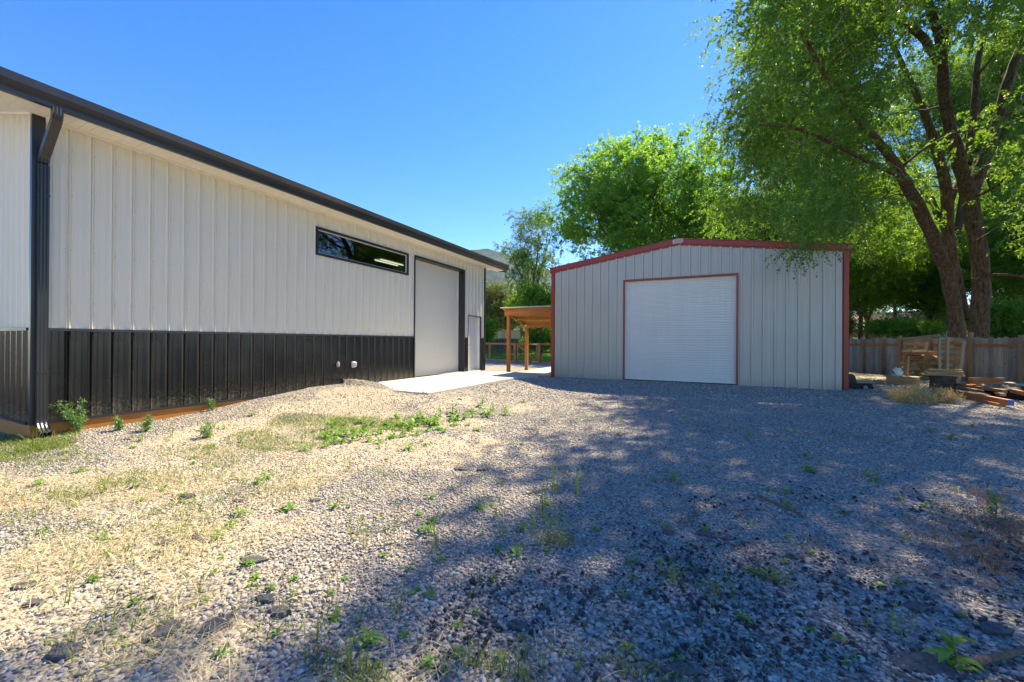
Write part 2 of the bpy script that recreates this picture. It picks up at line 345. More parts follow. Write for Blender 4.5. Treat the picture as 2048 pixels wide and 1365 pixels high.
# ------------------------------------------------------------------ ground
XW = -7.99                       # plane of the long white wall
SX0, SX1, SY0, SY1 = XW, -5.36, 6.88, 13.05     # concrete slab
def gz(x, y):
    x = np.asarray(x, float); y = np.asarray(y, float)
    z = -.255+.03*(fbm(x*.35, y*.35, 3)-.5)*2*sstep(60, 20, np.hypot(x, y))
    dx = np.maximum(np.maximum(SX0-x, x-SX1), 0); dy = np.maximum(np.maximum(SY0-y, y-SY1), 0); ds = np.hypot(dx, dy)
    side = sstep(13.4, 11., y)*.10+.10
    z = z+(side)*np.exp(-(ds/1.0)**2)
    dw = np.maximum(x-XW, 0)
    rise = .06+.2*sstep(3.2, 5.3, y)
    z = z+rise*np.exp(-(dw/1.25)**2)*sstep(8.3, 6.9, y)*(x > XW-.3)*sstep(1.2, 2.2, y)*.8
    z = z+.012*(fbm(x*2.2, y*2.2, 3)-.5)*2
    inside = (dx <= 0) & (dy <= 0)
    lim = np.where((y < SY0+.75) & (x < -6.2), .05, -.03)-.5*sstep(0, .4, np.minimum(np.minimum(y-SY0-.55, SX1-x), SY1-y))*0
    z = np.where(inside, np.where((y < SY0+.8-.4*(x+8)) & (x < -6.3), z, np.minimum(z, -.05)), z)
    edge = sstep(.25, 0, ds)*(~inside)
    z = np.where(~inside, np.minimum(z, np.where(x < -6.4, .06, -.018)), z)
    yy = sstep(13.2, 16, y); z = z-.05*yy*(x < -5.4)
    return z
def grow(a, b, first, ratio=1.16):
    o = [a]; s = first; sg = 1 if b > a else -1
    while (o[-1]-b)*sg < 0: o.append(o[-1]+sg*s); s *= ratio
    return o[1:]
xs = np.array(grow(-9.5, -5200, .12)[::-1]+list(np.arange(-9.5, 6.01, .085))+grow(6, 5200, .12)); ys = np.array(grow(-.6, -1500, .12)[::-1]+list(np.arange(-.6, 15.01, .085))+grow(15, 5200, .12))
GX, GY = np.meshgrid(xs, ys, indexing='ij'); nx, ny = GX.shape
GV = np.stack([GX, GY, gz(GX, GY)], -1).reshape(-1, 3)
ii = (np.arange(nx-1)[:, None]*ny+np.arange(ny-1)[None]).ravel()
def straw_mask(x, y):
    x = np.asarray(x, float); y = np.asarray(y, float)
    b = sstep(.6, -3.6, x+.12*y)*sstep(-7.9, -6.7, x-.9*sstep(3.4, 1.8, y)) *sstep(9., 5.2, y)
    n = fbm(x*1.1+31, y*1.1+5, 5)
    return sstep(.0, .30, (b-.56)*.62+(.5-n)*1.5)*sstep(.02, .25, b)
def groundmat():
    m, nt, N = mat('gravel_ground'); L = nt.links.new
    out = N('ShaderNodeOutputMaterial'); p = N('ShaderNodeBsdfPrincipled', i_Roughness=.9); p.inputs['Specular IOR Level'].default_value = .2
    tc = N('ShaderNodeTexCoord')
    v1 = N('ShaderNodeTexVoronoi', i_Scale=42.); L(tc.outputs['Object'], v1.inputs['Vector']); 
    nzw = N('ShaderNodeTexNoise', i_Scale=3.); L(tc.outputs['Object'], nzw.inputs['Vector'])
    sep = N('ShaderNodeSeparateColor'); L(v1.outputs['Color'], sep.inputs[0]); r = ramp(N, PEB); L(sep.outputs[0], r.inputs[0])
    dr = ramp(N, [(.4, (1, 1, 1)), (.85, (.55, .52, .48))]); 
    dm = N('ShaderNodeMath', operation='MULTIPLY', n_1=1.1); L(v1.outputs['Distance'], dm.inputs[0]); L(dm.outputs[0], dr.inputs[0])
    mm = N('ShaderNodeMix', data_type='RGBA', blend_type='MULTIPLY'); mm.inputs[0].default_value = 1; L(r.outputs[0], mm.inputs[6]); L(dr.outputs[0], mm.inputs[7])
    at = N('ShaderNodeAttribute', attribute_name='zone'); sz = N('ShaderNodeSeparateColor'); L(at.outputs['Color'], sz.inputs[0])
    nz = N('ShaderNodeTexNoise', i_Scale=22., i_Detail=8., i_Roughness=.7); L(tc.outputs['Object'], nz.inputs['Vector'])
    soil = ramp(N, [(.3, (.26, .215, .16)), (.5, (.41, .355, .275)), (.72, (.56, .505, .41))]); L(nz.outputs['Fac'], soil.inputs[0])
    # straw / soil
    md = N('ShaderNodeMath', operation='ADD'); md2 = N('ShaderNodeMapRange', n_1=.3, n_2=.7, n_3=-.35, n_4=.35); L(nz.outputs['Fac'], md2.inputs[0]); L(sz.outputs[0], md.inputs[0]); L(md2.outputs[0], md.inputs[1])
    mdr = N('ShaderNodeMapRange', n_1=.25, n_2=.75); L(md.outputs[0], mdr.inputs[0])
    m2 = N('ShaderNodeMix', data_type='RGBA'); L(mdr.outputs[0], m2.inputs[0]); L(mm.outputs[2], m2.inputs[6]); L(soil.outputs[0], m2.inputs[7])
    # far land: grass and scrub
    far = ramp(N, [(.3, (.05, .09, .025)), (.7, (.14, .15, .06))]); L(nzw.outputs['Fac'], far.inputs[0])
    m3 = N('ShaderNodeMix', data_type='RGBA'); L(sz.outputs[1], m3.inputs[0]); L(m2.outputs[2], m3.inputs[6]); L(far.outputs[0], m3.inputs[7])
    # dark leaf litter under the trees by the fence
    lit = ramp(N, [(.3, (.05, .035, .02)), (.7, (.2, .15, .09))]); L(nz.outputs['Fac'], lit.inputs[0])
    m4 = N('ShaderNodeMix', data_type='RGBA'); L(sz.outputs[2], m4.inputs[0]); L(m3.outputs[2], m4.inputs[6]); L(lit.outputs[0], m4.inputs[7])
    L(m4.outputs[2], p.inputs['Base Color'])
    b = N('ShaderNodeBump', i_Strength=.9, i_Distance=.02); inv = N('ShaderNodeMath', operation='SUBTRACT', n_0=1.); L(v1.outputs['Distance'], inv.inputs[1]); L(inv.outputs[0], b.inputs['Height'])
    b2 = N('ShaderNodeBump', i_Strength=.5, i_Distance=.02); L(nz.outputs['Fac'], b2.inputs['Height']); L(b.outputs[0], b2.inputs['Normal']); L(b2.outputs[0], p.inputs['Normal'])
    L(p.outputs[0], out.inputs[0]); return m
gme = mesh_np('ground', GV, [np.stack([ii, ii+ny, ii+ny+1, ii+1], -1)], smooth=True)
ca = gme.color_attributes.new('zone', 'FLOAT_COLOR', 'POINT')
zx, zy = GV[:, 0], GV[:, 1]
# plank fence line A->B
FA, FB = np.array([9.56, 19.78]), np.array([6.48, 25.58]); FD = (FB-FA)/np.linalg.norm(FB-FA); FN = np.array([FD[1], -FD[0]])
fd = (zx-FA[0])*FN[0]+(zy-FA[1])*FN[1]     # >0 beyond the fence (to the right / behind)
zr = straw_mask(zx, zy); zr = np.maximum(zr, .75*sstep(.62, .45, fbm(zx*.5+3, zy*.5, 3))*(zy > 14.9)*(zx > 3.9))
zg = np.maximum(sstep(34, 44, zy), sstep(26, 40, zx)); zg = np.maximum(zg, sstep(-20, -30, zx)*0)
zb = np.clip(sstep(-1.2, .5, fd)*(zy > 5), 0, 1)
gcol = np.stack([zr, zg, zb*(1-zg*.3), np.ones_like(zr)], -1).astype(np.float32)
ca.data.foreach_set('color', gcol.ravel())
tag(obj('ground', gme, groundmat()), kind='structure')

s = MB(); ym_ = 10.02; s.box((SX0+.003, SY0, -.2), (SX1, ym_-.004, 0), .012); s.box((SX0+.003, ym_+.004, -.2), (SX1, SY1, 0), .012)
s.build('concrete_slab', M['concrete'])['kind'] = 'structure'
s = MB(); s.box((-7.75, 15.7, -.40), (-5.52, 19.3, -.255), .012); s.box((-7.75, 19.36, -.40), (-5.52, 22.7, -.25), .012)
s.build('shelter_floor', M['concrete'])['kind'] = 'structure'

# ------------------------------------------------------------------ white metal workshop (left)
Y0, Y1 = 1.93, 13.84
ZE = 4.06
WX = -17.0                      # far side wall
RX = (XW+WX)/2
SL = .25                        # roof pitch
ws = thing('metal_workshop', (XW, Y0, 0), 'long white metal workshop with black wainscot and black gutter', 'building')
T = lambda mb: None
def wsb(mb, name, m, parent=ws):
    o = mb.build(name, m, parent)
    if parent is ws: o.location = (-XW, -Y0, 0)   # geometry is in world coordinates; undo the base offset
    return o
WY0, WY1, WZ0, WZ1 = 6.14, 9.255, 3.056, 3.702
RY0, RY1, RZ = 9.542, 12.31, 3.694
PY0, PY1, PZ = 12.536, 13.513, 2.083
WH = 1.22
up = MB(); pit = .2286; ph = 2.2559-.1145
for (a, b, z0, z1) in [(Y0+.09, WY0, WH+.03, ZE), (WY0, WY1, WH+.03, WZ0), (WY0, WY1, WZ1, ZE), (WY1, RY0, WH+.03, ZE), (RY0, RY1, RZ, ZE), (RY1, PY0, WH+.03, ZE), (PY0, PY1, PZ, ZE), (PY1, Y1-.09, WH+.03, ZE)]:
    panel(up, 'y', a, b, z0, z1, XW, 1, pit, AG, ph)
gt = lambda x: ZE+.07+SL*(XW-x) if x > RX else ZE+.07+SL*(x-WX)
panel(up, 'x', WX, XW-.045, WH+.03, gt, Y0, -1, pit, AG, XW-.13)
panel(up, 'x', WX, XW-.045, WH+.03, gt, Y1, 1, pit, AG, XW-.13)
panel(up, 'y', Y0, Y1, WH+.03, ZE, WX, -1, pit, AG, ph)
for yy in (RY0-.07, ): pass
scw = MB()
for z in (1.62, 2.35, 3.1, 3.75):
    k0 = ph+.10
    for k in range(52):
        y = k0+k*pit+.045
        if Y0+.1 < y < Y1-.1 and not (WY0-.05 < y < WY1+.05 and WZ0-.05 < z < WZ1+.05) and not (RY0-.05 < y < RY1+.05) and not (PY0-.05 < y < PY1+.05 and z < PZ+.05):
            scw.box((XW, y-.006, z-.006), (XW+.009, y+.006, z+.006))
wsb(up, 'wall', M['white']); wsb(scw, 'screws', M['galv'])['kind'] = 'stuff'
wn = MB()
for (a, b) in [(Y0+.09, RY0), (RY1, PY0), (PY1, Y1-.09)]: panel(wn, 'y', a, b, 0., WH, XW, 1, pit, AG, ph)
panel(wn, 'x', WX, XW-.045, 0., WH, Y0, -1, pit, AG, XW-.13); panel(wn, 'x', WX, XW-.045, 0., WH, Y1, 1, pit, AG, XW-.13); panel(wn, 'y', Y0, Y1, 0., WH, WX, -1, pit, AG, ph)
for k in range(52):
    y = ph+.10+k*pit+.045
    if Y0+.1 < y < RY0-.05: wn.box((XW, y-.005, .62), (XW+.008, y+.005, .63))
wsb(wn, 'wainscot', M['black'])
tr = MB()
# trim strip above the wainscot and base drip edge
for (a, b) in [(Y0+.1, RY0), (RY1, PY0), (PY1, Y1-.1)]:
    tr.box((XW+.001, a, WH-.004), (XW+.027, b, WH+.034)); tr.box((XW+.001, a, -.035), (XW+.030, b, .0))
tr.box((WX, Y0-.027, WH-.004), (XW-.1, Y0-.001, WH+.034)); tr.box((WX, Y0-.03, -.035), (XW-.1, Y0-.001, 0))
tr.box((WX, Y1+.001, WH-.004), (XW-.1, Y1+.027, WH+.034))
wsb(tr, 'wainscot_cap', M['blacktrim'])
def corner(y, sg):
    c = MB(); t = .018
    c.sweep([(0, 0), (-.05, 0), (-.05, t), (t, t), (t, -.1), (0, -.1)], (XW, y, -.035), (XW, y, ZE+.005), axes=((1, 0, 0), (0, sg, 0)))
    return c
wsb(corner(Y0, -1), 'corner_trim', M['blacktrim']); wsb(corner(Y1, 1), 'corner_trim', M['blacktrim'])
sk = MB(); sk.box((XW-.04, Y0-.012, -.30), (XW+.012, RY0-.1, -.037)); sk.box((WX, Y0-.012, -.30), (XW-.041, Y0+.04, -.037)); wsb(sk, 'skirt_board', M['skirt'])
# interior lining so the inside is closed and dark
li = MB(); li.add([(XW-.16, Y0+.1, 0.01), (WX+.1, Y0+.1, .01), (WX+.1, Y1-.1, .01), (XW-.16, Y1-.1, .01), (XW-.16, Y0+.1, ZE-.02), (WX+.1, Y0+.1, ZE-.02), (WX+.1, Y1-.1, ZE-.02), (XW-.16, Y1-.1, ZE-.02)], [(0, 1, 2, 3), (7, 6, 5, 4), (0, 4, 5, 1), (1, 5, 6, 2), (2, 6, 7, 3)])
wsb(li, 'interior', M['interior'])
# eaves
OX = XW+.575; OY0, OY1 = Y0-.62, 15.33
def ray_y_at_x(px, py, x): d = ray(px, py); return d[1]*x/d[0]
OY1 = ray_y_at_x(1017, 534, OX)
sf = MB(); n = int((OY1-OY0)/.1)
# V-grooved soffit under the eave, boards running across
prof = []; y = OY0
while y < OY1-.001:
    e = min(y+.1016, OY1); prof += [(y, 0), (min(y+.006, e), .008), (max(e-.006, y), .008)]; y = e
prof.append((OY1, 0))
V = []; F = []
for (yy, dz) in prof: V += [(XW+.03, yy, ZE+.012-dz), (OX-.115, yy, ZE+.012-dz)]
F = [(2*i, 2*i+1, 2*i+3, 2*i+2) for i in range(len(prof)-1)]
sf.add(V, F)
# rake soffits over both gable walls follow the roof slope
for (ya, yb) in ((OY0, Y0-.03), (Y1+.03, OY1)):
    prof = []; x = OX-.115
    while x > WX-.5:
        prof += [(x, 0), (x-.006, .008), (x-.094, .008)]; x -= .1016
    V = []
    for (xx, dz) in prof:
        zz = ZE+.03+SL*max(0, (XW-xx)) if xx > RX else ZE+.03+SL*(xx-WX)
        if xx > XW: continue
        V += [(xx, ya, zz-dz), (xx, yb, zz-dz)]
    sf.add(V, [(2*i, 2*i+1, 2*i+3, 2*i+2)[::-1] for i in range(len(V)//2-1)])
# white frieze channel at the top of the walls
sf.box((XW+.0, Y0+.1, ZE-.035), (XW+.03, Y1-.1, ZE+.006))
V = []
for yy, sg in ((Y0, -1), (Y1, 1)):
    a = (XW, yy, ZE+.03); b = (RX, yy, ZE+.03+SL*(XW-RX)); c = (WX, yy, ZE+.03)
    for p, q in ((a, b), (b, c)): sf.beam((p[0], yy+sg*.018, p[2]-.01), (q[0], yy+sg*.018, q[2]-.01), .03, .05)
wsb(sf, 'soffit', M['soffit'])
fa = MB(); fa.box((OX-.118, OY0, ZE-.005), (OX-.098, OY1, ZE+.205))
for ya in (OY0-.022, OY1+.002):
    a = (OX-.1, ya+.01, ZE+.13-SL*(.45)); b = (RX, ya+.01, ZE+.13+SL*(XW-RX)); c = (WX-.47, ya+.01, ZE+.13-SL*.45)
    for p, q in ((a, b), (b, c)): fa.beam(p, q, .02, .2)
fa.box((WX-.48, OY0, ZE-.02), (WX-.5, OY1, ZE+.18))
wsb(fa, 'fascia', M['blacktrim'])
# K-style gutter
GT, GB = 4.283, 4.041
g = MB()
gp = [(-.115, GT), (-.112, GT), (-.112, GB+.006), (-.055, GB+.006), (-.050, GB+.05), (-.035, GB+.1), (-.006, GB+.145), (-.006, GT-.012), (-.016, GT-.012), (-.016, GT), (0, GT), (0, GB+.14), (-.028, GB+.095), (-.043, GB+.045), (-.047, GB), (-.115, GB)]
g.sweep([(a+.02, b) for a, b in gp], (OX-.02, OY0, 0), (OX-.02, OY1, 0), axes=((1, 0, 0), (0, 0, 1)))
g.box((OX-.093, OY0-.002, GB+.002), (OX-.004, OY0+.002, GT-.01)); g.box((OX-.06, OY1-.002, GB+.03), (OX-.004, OY1+.002, GT-.01))
gut = wsb(g, 'gutter', M['blacktrim'])
rf = MB(); th = .04
za = ZE+.24-.0
rl = [(OX-.07, ZE+.24), (RX, ZE+.24+SL*(OX-.07-RX)), (WX-.5, ZE+.24)]
for (p, q) in ((rl[0], rl[1]), (rl[1], rl[2])):
    rf.add([(p[0], OY0-.03, p[1]), (q[0], OY0-.03, q[1]), (q[0], OY1+.03, q[1]), (p[0], OY1+.03, p[1]), (p[0], OY0-.03, p[1]-th), (q[0], OY0-.03, q[1]-th), (q[0], OY1+.03, q[1]-th), (p[0], OY1+.03, p[1]-th)], [(0, 3, 2, 1), (4, 5, 6, 7), (0, 1, 5, 4), (1, 2, 6, 5), (2, 3, 7, 6), (3, 0, 4, 7)])
wsb(rf, 'roof', M['blacktrim'])
# downspout: corrugated rectangular pipe at the near corner
def pipe(mb, pts, wy, wx):
    """rectangular ribbed pipe; pts in the x-z plane at a fixed y"""
    P = [np.array(p, float) for p in pts]; ring = []
    pr = []
    for i in range(7): pr.append((-1+2*i/6, 1 if i % 2 == 0 else .88))
    prof = [(a*wy/2, b*wx/2) for a, b in pr]+[(-a*wy/2, -b*wx/2) for a, b in pr]
    V = []
    for i, p in enumerate(P):
        d = (P[min(i+1, len(P)-1)]-P[max(i-1, 0)]); d /= np.linalg.norm(d)
        nrm = np.cross((0, 1, 0), d)
        for a, b in prof: V.append(p+np.array([0, 1, 0])*a-nrm*b)
    n = len(prof); F = [(i*n+k, i*n+(k+1) % n, (i+1)*n+(k+1) % n, (i+1)*n+k) for i in range(len(P)-1) for k in range(n)]
    mb.add(V, F)
DY = 2.002
def bend(p0, p1, p2, n=7):
    p0, p1, p2 = [np.array(p, float) for p in (p0, p1, p2)]
    return [((1-t)**2)*p0+2*t*(1-t)*p1+t*t*p2 for t in np.linspace(0, 1, n)]
xd = XW+.026+.042
dn = MB(); pipe(dn, [(xd, DY, 3.42), (xd, DY, 0.02)], .098, .08)
dn.box((XW+.026, DY-.055, .66), (xd+.043, DY+.055, .675)); dn.box((XW+.026, DY-.055, 3.0), (xd+.043, DY+.055, 3.015))
dsp = wsb(dn, 'downspout', M['blacktrim'])
el = MB(); ex = OX-.06
pipe(el, [(ex, DY, GB+.02), (ex, DY, GB-.06)]+bend((ex, DY, GB-.06), (ex, DY, GB-.13), (ex-.08, DY, GB-.19))+bend((xd+.08, DY, 3.58), (xd, DY, 3.52), (xd, DY, 3.44)), .095, .076)
el.build('elbow', M['blacktrim'], dsp)
el = MB(); pipe(el, [(xd, DY, .14), (xd, DY, .06)]+bend((xd, DY, .06), (xd, DY, -.07), (xd+.17, DY, -.15)), .104, .086)
el.build('elbow', M['blacktrim'], dsp)
# window
wf = MB(); t = .055; x0, x1 = XW-.05, XW+.034
wf.box((x0, WY0, WZ1-t), (x1, WY1, WZ1)); wf.box((x0, WY0, WZ0), (x1, WY1, WZ0+t)); wf.box((x0, WY0, WZ0+t), (x1, WY0+t, WZ1-t)); wf.box((x0, WY1-t, WZ0+t), (x1, WY1, WZ1-t))
win = wsb(wf, 'window', M['blacktrim'])
sash = MB(); u = t+.018; x0, x1 = XW-.045, XW-.005
sash.box((x0, WY0+t, WZ1-u), (x1, WY1-t, WZ1-t)); sash.box((x0, WY0+t, WZ0+t), (x1, WY1-t, WZ0+u)); sash.box((x0, WY0+t, WZ0+u), (x1, WY0+u, WZ1-u)); sash.box((x0, WY1-u, WZ0+u), (x1, WY1-t, WZ1-u))
sash.build('sash', M['whiteplastic'], win)
pn = MB(); pn.box((XW-.030, WY0+u, WZ0+u), (XW-.024, WY1-u, WZ1-u)); pn.build('pane', M['glass'], win)
# overhead door
REC = .25
rd = MB(); nsec = 7; hh = (RZ-.05-.012)/nsec
for i in range(nsec):
    z0 = .012+i*hh
    rd.box((XW-REC-.05, RY0+.04, z0), (XW-REC, RY1-.07, z0+hh-.006), .004)
    rd.box((XW-REC-.04, RY0+.04, z0+hh-.006), (XW-REC-.006, RY1-.07, z0+hh))
    for f in (.25, .5, .75): rd.box((XW-REC, RY0+.06, z0+hh*f-.0015), (XW-REC+.0015, RY1-.09, z0+hh*f+.0015))
odr = wsb(rd, 'overhead_door', M['doorwhite'])
b = MB(); b.box((XW-REC-.045, RY0+.04, -.0), (XW-REC-.005, RY1-.07, .011)); b.build('bottom_seal', M['blackplastic'], odr)
b = MB(); b.box((XW-REC, RY1-.07, .001), (XW-REC+.03, RY1-.03, RZ-.03)); b.box((XW-REC, RY0+.02, .001), (XW-REC+.03, RY0+.04, RZ-.03)); b.box((XW-REC, RY0+.04, RZ-.07), (XW-REC+.03, RY1-.07, RZ-.03)); b.build('weather_strip', M['doorwhite'], odr)
df = MB()
df.box((XW-REC-.06, RY1-.03, .001), (XW+.034, RY1+.012, RZ+.03)); df.box((XW-REC-.06, RY0-.012, .001), (XW+.034, RY0+.02, RZ+.03)); df.box((XW-REC-.06, RY0+.02, RZ-.03), (XW+.034, RY1-.03, RZ+.03))
df.build('door_frame', M['blacktrim'], odr)
# person door
pdm = MB(); pdm.box((XW-.15, PY0+.05, .03), (XW-.11, PY1-.075, PZ-.05), .004)
pd = wsb(pdm, 'entry_door', M['whiteplastic'])
f = MB(); f.box((XW-.16, PY1-.075, .001), (XW-.02, PY1-.026, PZ-.026)); f.box((XW-.16, PY0+.026, .001), (XW-.02, PY0+.05, PZ-.026)); f.box((XW-.16, PY0+.05, PZ-.05), (XW-.02, PY1-.075, PZ-.026)); f.build('jamb', M['whiteplastic'], pd)
f = MB(); f.box((XW-.16, PY1-.026, .001), (XW+.034, PY1, PZ)); f.box((XW-.16, PY0, .001), (XW+.034, PY0+.026, PZ)); f.box((XW-.16, PY0+.026, PZ-.026), (XW+.034, PY1-.026, PZ)); f.build('trim', M['blacktrim'], pd)
f = MB(); f.box((XW-.16, PY0+.05, .002), (XW+.02, PY1-.075, .03)); f.build('threshold', M['galv'], pd)
f = MB(); f.tube([(XW-.11, PY0+.12, .97), (XW-.055, PY0+.12, .97)], .012); f.tube([(XW-.06, PY0+.115, .97), (XW-.06, PY0+.24, .97)], .010); f.tube([(XW-.11, PY0+.12, .97), (XW-.103, PY0+.12, .97)], .032, 14); f.build('handle', M['blackplastic'], pd)
# outlet boxes on the wainscot
def onwall(px, py): d = ray(px, py); t_ = (XW+.02)/d[0]; return CAM+d*t_
q = onwall(675.5, 729.5); o1 = MB(); o1.box((XW+.004, q[1]-.035, q[2]-.055), (XW+.06, q[1]+.035, q[2]+.05), .012); o1.tube([(XW+.03, q[1], q[2]+.045), (XW+.03, q[1], q[2]+.075)], .02, 10)
o1.tube([(XW+.058, q[1], q[2]+.005), (XW+.068, q[1], q[2]+.005)], .012, 10); wsb(o1, 'outlet_box', M['greyplastic'])
q = onwall(706.5, 729.5); o1 = MB(); o1.box((XW+.004, q[1]-.055, q[2]-.075), (XW+.05, q[1]+.055, q[2]+.075), .02); o1.box((XW+.045, q[1]-.045, q[2]-.06), (XW+.095, q[1]+.05, q[2]+.068), .022); ob = wsb(o1, 'outlet_cover', M['whiteplastic'])
o2 = MB(); o2.box((XW+.09, q[1]-.022, q[2]-.04), (XW+.102, q[1]+.028, q[2]+.045), .004); o2.build('clear_lid', M['greyplastic'], ob)
# shop lamp that shows through the window
def lampfix():
    c = dep(779, 526, 12.6)
    l = thing('shop_light', (c[0], c[1], c[2]), 'white twin tube shop light glowing inside behind the dark window glass', 'lamp')
    b = MB(); b.box((-.16, -.55, .03), (.16, .55, .09)); b.build('housing', M['whiteplastic'], l)
    for x in (-.11, .11):
        b = MB(); b.tube([(x, -.5, .0), (x, .5, .0)], .016, 10); b.build('tube', M['lamp'], l)
lampfix()

# ------------------------------------------------------------------ grey steel shed with red trim
SY = 14.72; SB = -.215; XL, XR = -5.45, 3.65; XP = -.9; DL, DR, DZ = -2.735, .896, 3.366
ZEV, ZPK = 3.80, 4.45; LEN = 9.1
sh = thing('steel_shed', (XP, SY, SB), 'grey ribbed steel shed with red trim and white roll-up door', 'building')
def shb(mb, name, m, parent=sh):
    o = mb.build(name, m, parent)
    if parent is sh: o.location = (-XP, -SY, -SB)
    return o
sl_ = (ZPK-ZEV)/(XP-XL)
top = lambda x: ZPK-sl_*abs(x-XP)
fw = MB(); phs = -5.114-.1375
for (a, b, z0, z1) in [(XL+.1, DL, SB-.1, top), (DL, DR, DZ, top), (DR, XR-.1, SB-.1, top)]: panel(fw, 'x', a, b, z0, z1, SY, -1, .3048, PBR, phs)
shb(fw, 'front_wall', M['greysiding'])
sw = MB(); panel(sw, 'y', SY+.05, SY+LEN-.05, SB-.1, ZEV, XL, -1, .3048, PBR, 0); panel(sw, 'y', SY+.05, SY+LEN-.05, SB-.1, ZEV, XR, 1, .3048, PBR, 0)
panel(sw, 'x', XL, XR, SB-.1, top, SY+LEN, 1, .3048, PBR, phs)
shb(sw, 'side_walls', M['greysiding'])
rf = MB(); ov = .07
for sg, xe in ((-1, XL-ov), (1, XR+ov)):
    ze = top(XL)+.2-sl_*ov; zp = ZPK+.2
    V = [(xe, SY-.03, ze), (XP, SY-.03, zp), (XP, SY+LEN+.03, zp), (xe, SY+LEN+.03, ze)]; V += [(x, y, z-.03) for x, y, z in V]
    rf.add(V, [(0, 1, 2, 3) if sg > 0 else (0, 3, 2, 1), (4, 5, 6, 7), (0, 4, 5, 1), (1, 5, 6, 2), (2, 6, 7, 3), (3, 7, 4, 0)])
shb(rf, 'roof', M['galv'])
def rake(mb, y, sg):
    # stepped rake trim profile following the gable; mitred at the ridge
    prof = [(0, 0), (.036, 0), (.036, .045), (.062, .06), (.062, .205), (.075, .215), (.075, .235), (0, .235)]   # (out, up)
    xs_ = (XL-ov-.02, XP, XR+ov+.02); n = len(prof); V = []
    for x in xs_:
        for o, u in prof: V.append((x, y+sg*o, top(x)-.012+u))
    F = [(i*n+k, i*n+(k+1) % n, (i+1)*n+(k+1) % n, (i+1)*n+k) for i in range(2) for k in range(n)]
    F += [tuple(range(n))[::-1], tuple(range(2*n, 3*n))]
    mb.add(V, F)
rk = MB(); rake(rk, SY, -1); shb(rk, 'rake_trim', M['red'])
rk = MB(); rake(rk, SY+LEN, 1); shb(rk, 'rake_trim', M['red'])
for sg, x in ((-1, XL-ov+.0), (1, XR+ov-.0)):
    e = MB(); z = top(XL)-sl_*ov
    e.box((x+sg*.02, SY-.085, z+.02), (x-sg*.075, SY+LEN+.08, z+.215), .012); e.box((x+sg*.035, SY-.085, z+.19), (x+sg*.02, SY+LEN+.08, z+.222))
    shb(e, 'eave_trim', M['red'])
for x, sg in ((XL, 1), (XR, -1)):
    c = MB(); t = .045
    c.sweep([(.04, 0), (-.09, 0), (-.09, .012), (-.07, t), (.04, t), (.04, .16), (0.035, .16), (0.035, 0)][:5]+[(.04, 0.04)][:0], (x, SY, SB-.1), (x, SY, ZEV+.03), axes=((-sg, 0, 0), (0, -1, 0)))
    c.box((x-sg*.045, SY-.03, SB-.1), (x-sg*.012, SY+.12, ZEV+.03))
    shb(c, 'corner_trim', M['red'])
# ridge cap plate with the maker's sign
rc = MB(); pc = [(XP-.17, 0), (XP, 0), (XP+.17, 0)]
V = [];
for x in (XP-.2, XP, XP+.2):
    for z in (.048, .228): V.append((x, SY-.062, top(x)-.012+z))
V += [(x, y-.008, z) for x, y, z in V]
F = [(6, 8, 9, 7), (8, 10, 11, 9), (6, 7, 1, 0), (10, 4, 5, 11), (7, 9, 3, 1), (9, 11, 5, 3), (6, 0, 2, 8), (8, 2, 4, 10)]
rc.add(V, F); rcap = shb(rc, 'ridge_cap', M['red'])
def sign():
    b = MB(); yb = SY-.0705; w_ = .006
    zt = lambda x: top(x)-.012+.205; zb_ = lambda x: top(x)-.012+.07
    x0, x1 = XP-.165, XP+.165
    def strip(xa, xb, fz, h):
        V = [(xa, yb, fz(xa)-h/2), (xb, yb, fz(xb)-h/2), (xb, yb, fz(xb)+h/2), (xa, yb, fz(xa)+h/2)]; V += [(x, y-.003, z) for x, y, z in V]
        b.add(V, [(4, 5, 6, 7), (0, 4, 7, 3), (1, 2, 6, 5), (3, 7, 6, 2), (0, 1, 5, 4)])
    for (xa, xb) in ((x0, XP), (XP, x1)): strip(xa, xb, zt, .012)
    for (xa, xb) in ((x0, XP), (XP, x1-.06)): strip(xa, xb, zb_, .012)
    b.box((x0-.006, yb-.003, zb_(x0)-.006), (x0+.006, yb, zt(x0)+.006))
    b.build('sign_border', M['paintwhite'], rcap)
    # block serif letters R I G I D
    def letter(strokes, cx, wd):
        m = MB(); H = .085; zc = top(cx)-.012+.094
        for (ax, az, bx, bz, t) in strokes:
            p = np.array([cx+ax*wd, yb-.0015, zc+az*H]); q = np.array([cx+bx*wd, yb-.0015, zc+bz*H])
            m.beam(p, q, .003, t, up=(0, 0, 1) if abs(az-bz) < .5*abs(ax-bx)+.01 else (1, 0, 0), ext=.001)
        m.build('letter', M['paintwhite'], rcap)
    tk, tn = .015, .008
    I = [(0, 0, 0, 1, tk), (-.5, 0, .5, 0, tn), (-.5, 1, .5, 1, tn)]
    Rr = [(-.35, 0, -.35, 1, tk), (-.5, 1, .3, 1, tn), (.35, .6, .35, .95, tk), (-.35, .5, .3, .5, tn), (0, .5, .5, 0, tk), (-.5, 0, -.15, 0, tn)]
    G = [(-.4, .12, -.4, .88, tk), (-.35, 1, .4, 1, tn), (.4, 1, .4, .72, tn), (-.35, 0, .4, 0, tn), (.4, 0, .4, .42, tk), (.1, .45, .5, .45, tn)]
    Dd = [(-.35, 0, -.35, 1, tk), (-.5, 1, .25, 1, tn), (-.5, 0, .25, 0, tn), (.42, .15, .42, .85, tk), (.22, 1, .42, .82, tn), (.22, 0, .42, .18, tn)]
    for st, cx, wd in ((Rr, XP-.125, .06), (I, XP-.066, .035), (G, XP-.003, .062), (I, XP+.058, .035), (Dd, XP+.115, .06)): letter(st, cx, wd)
sign()
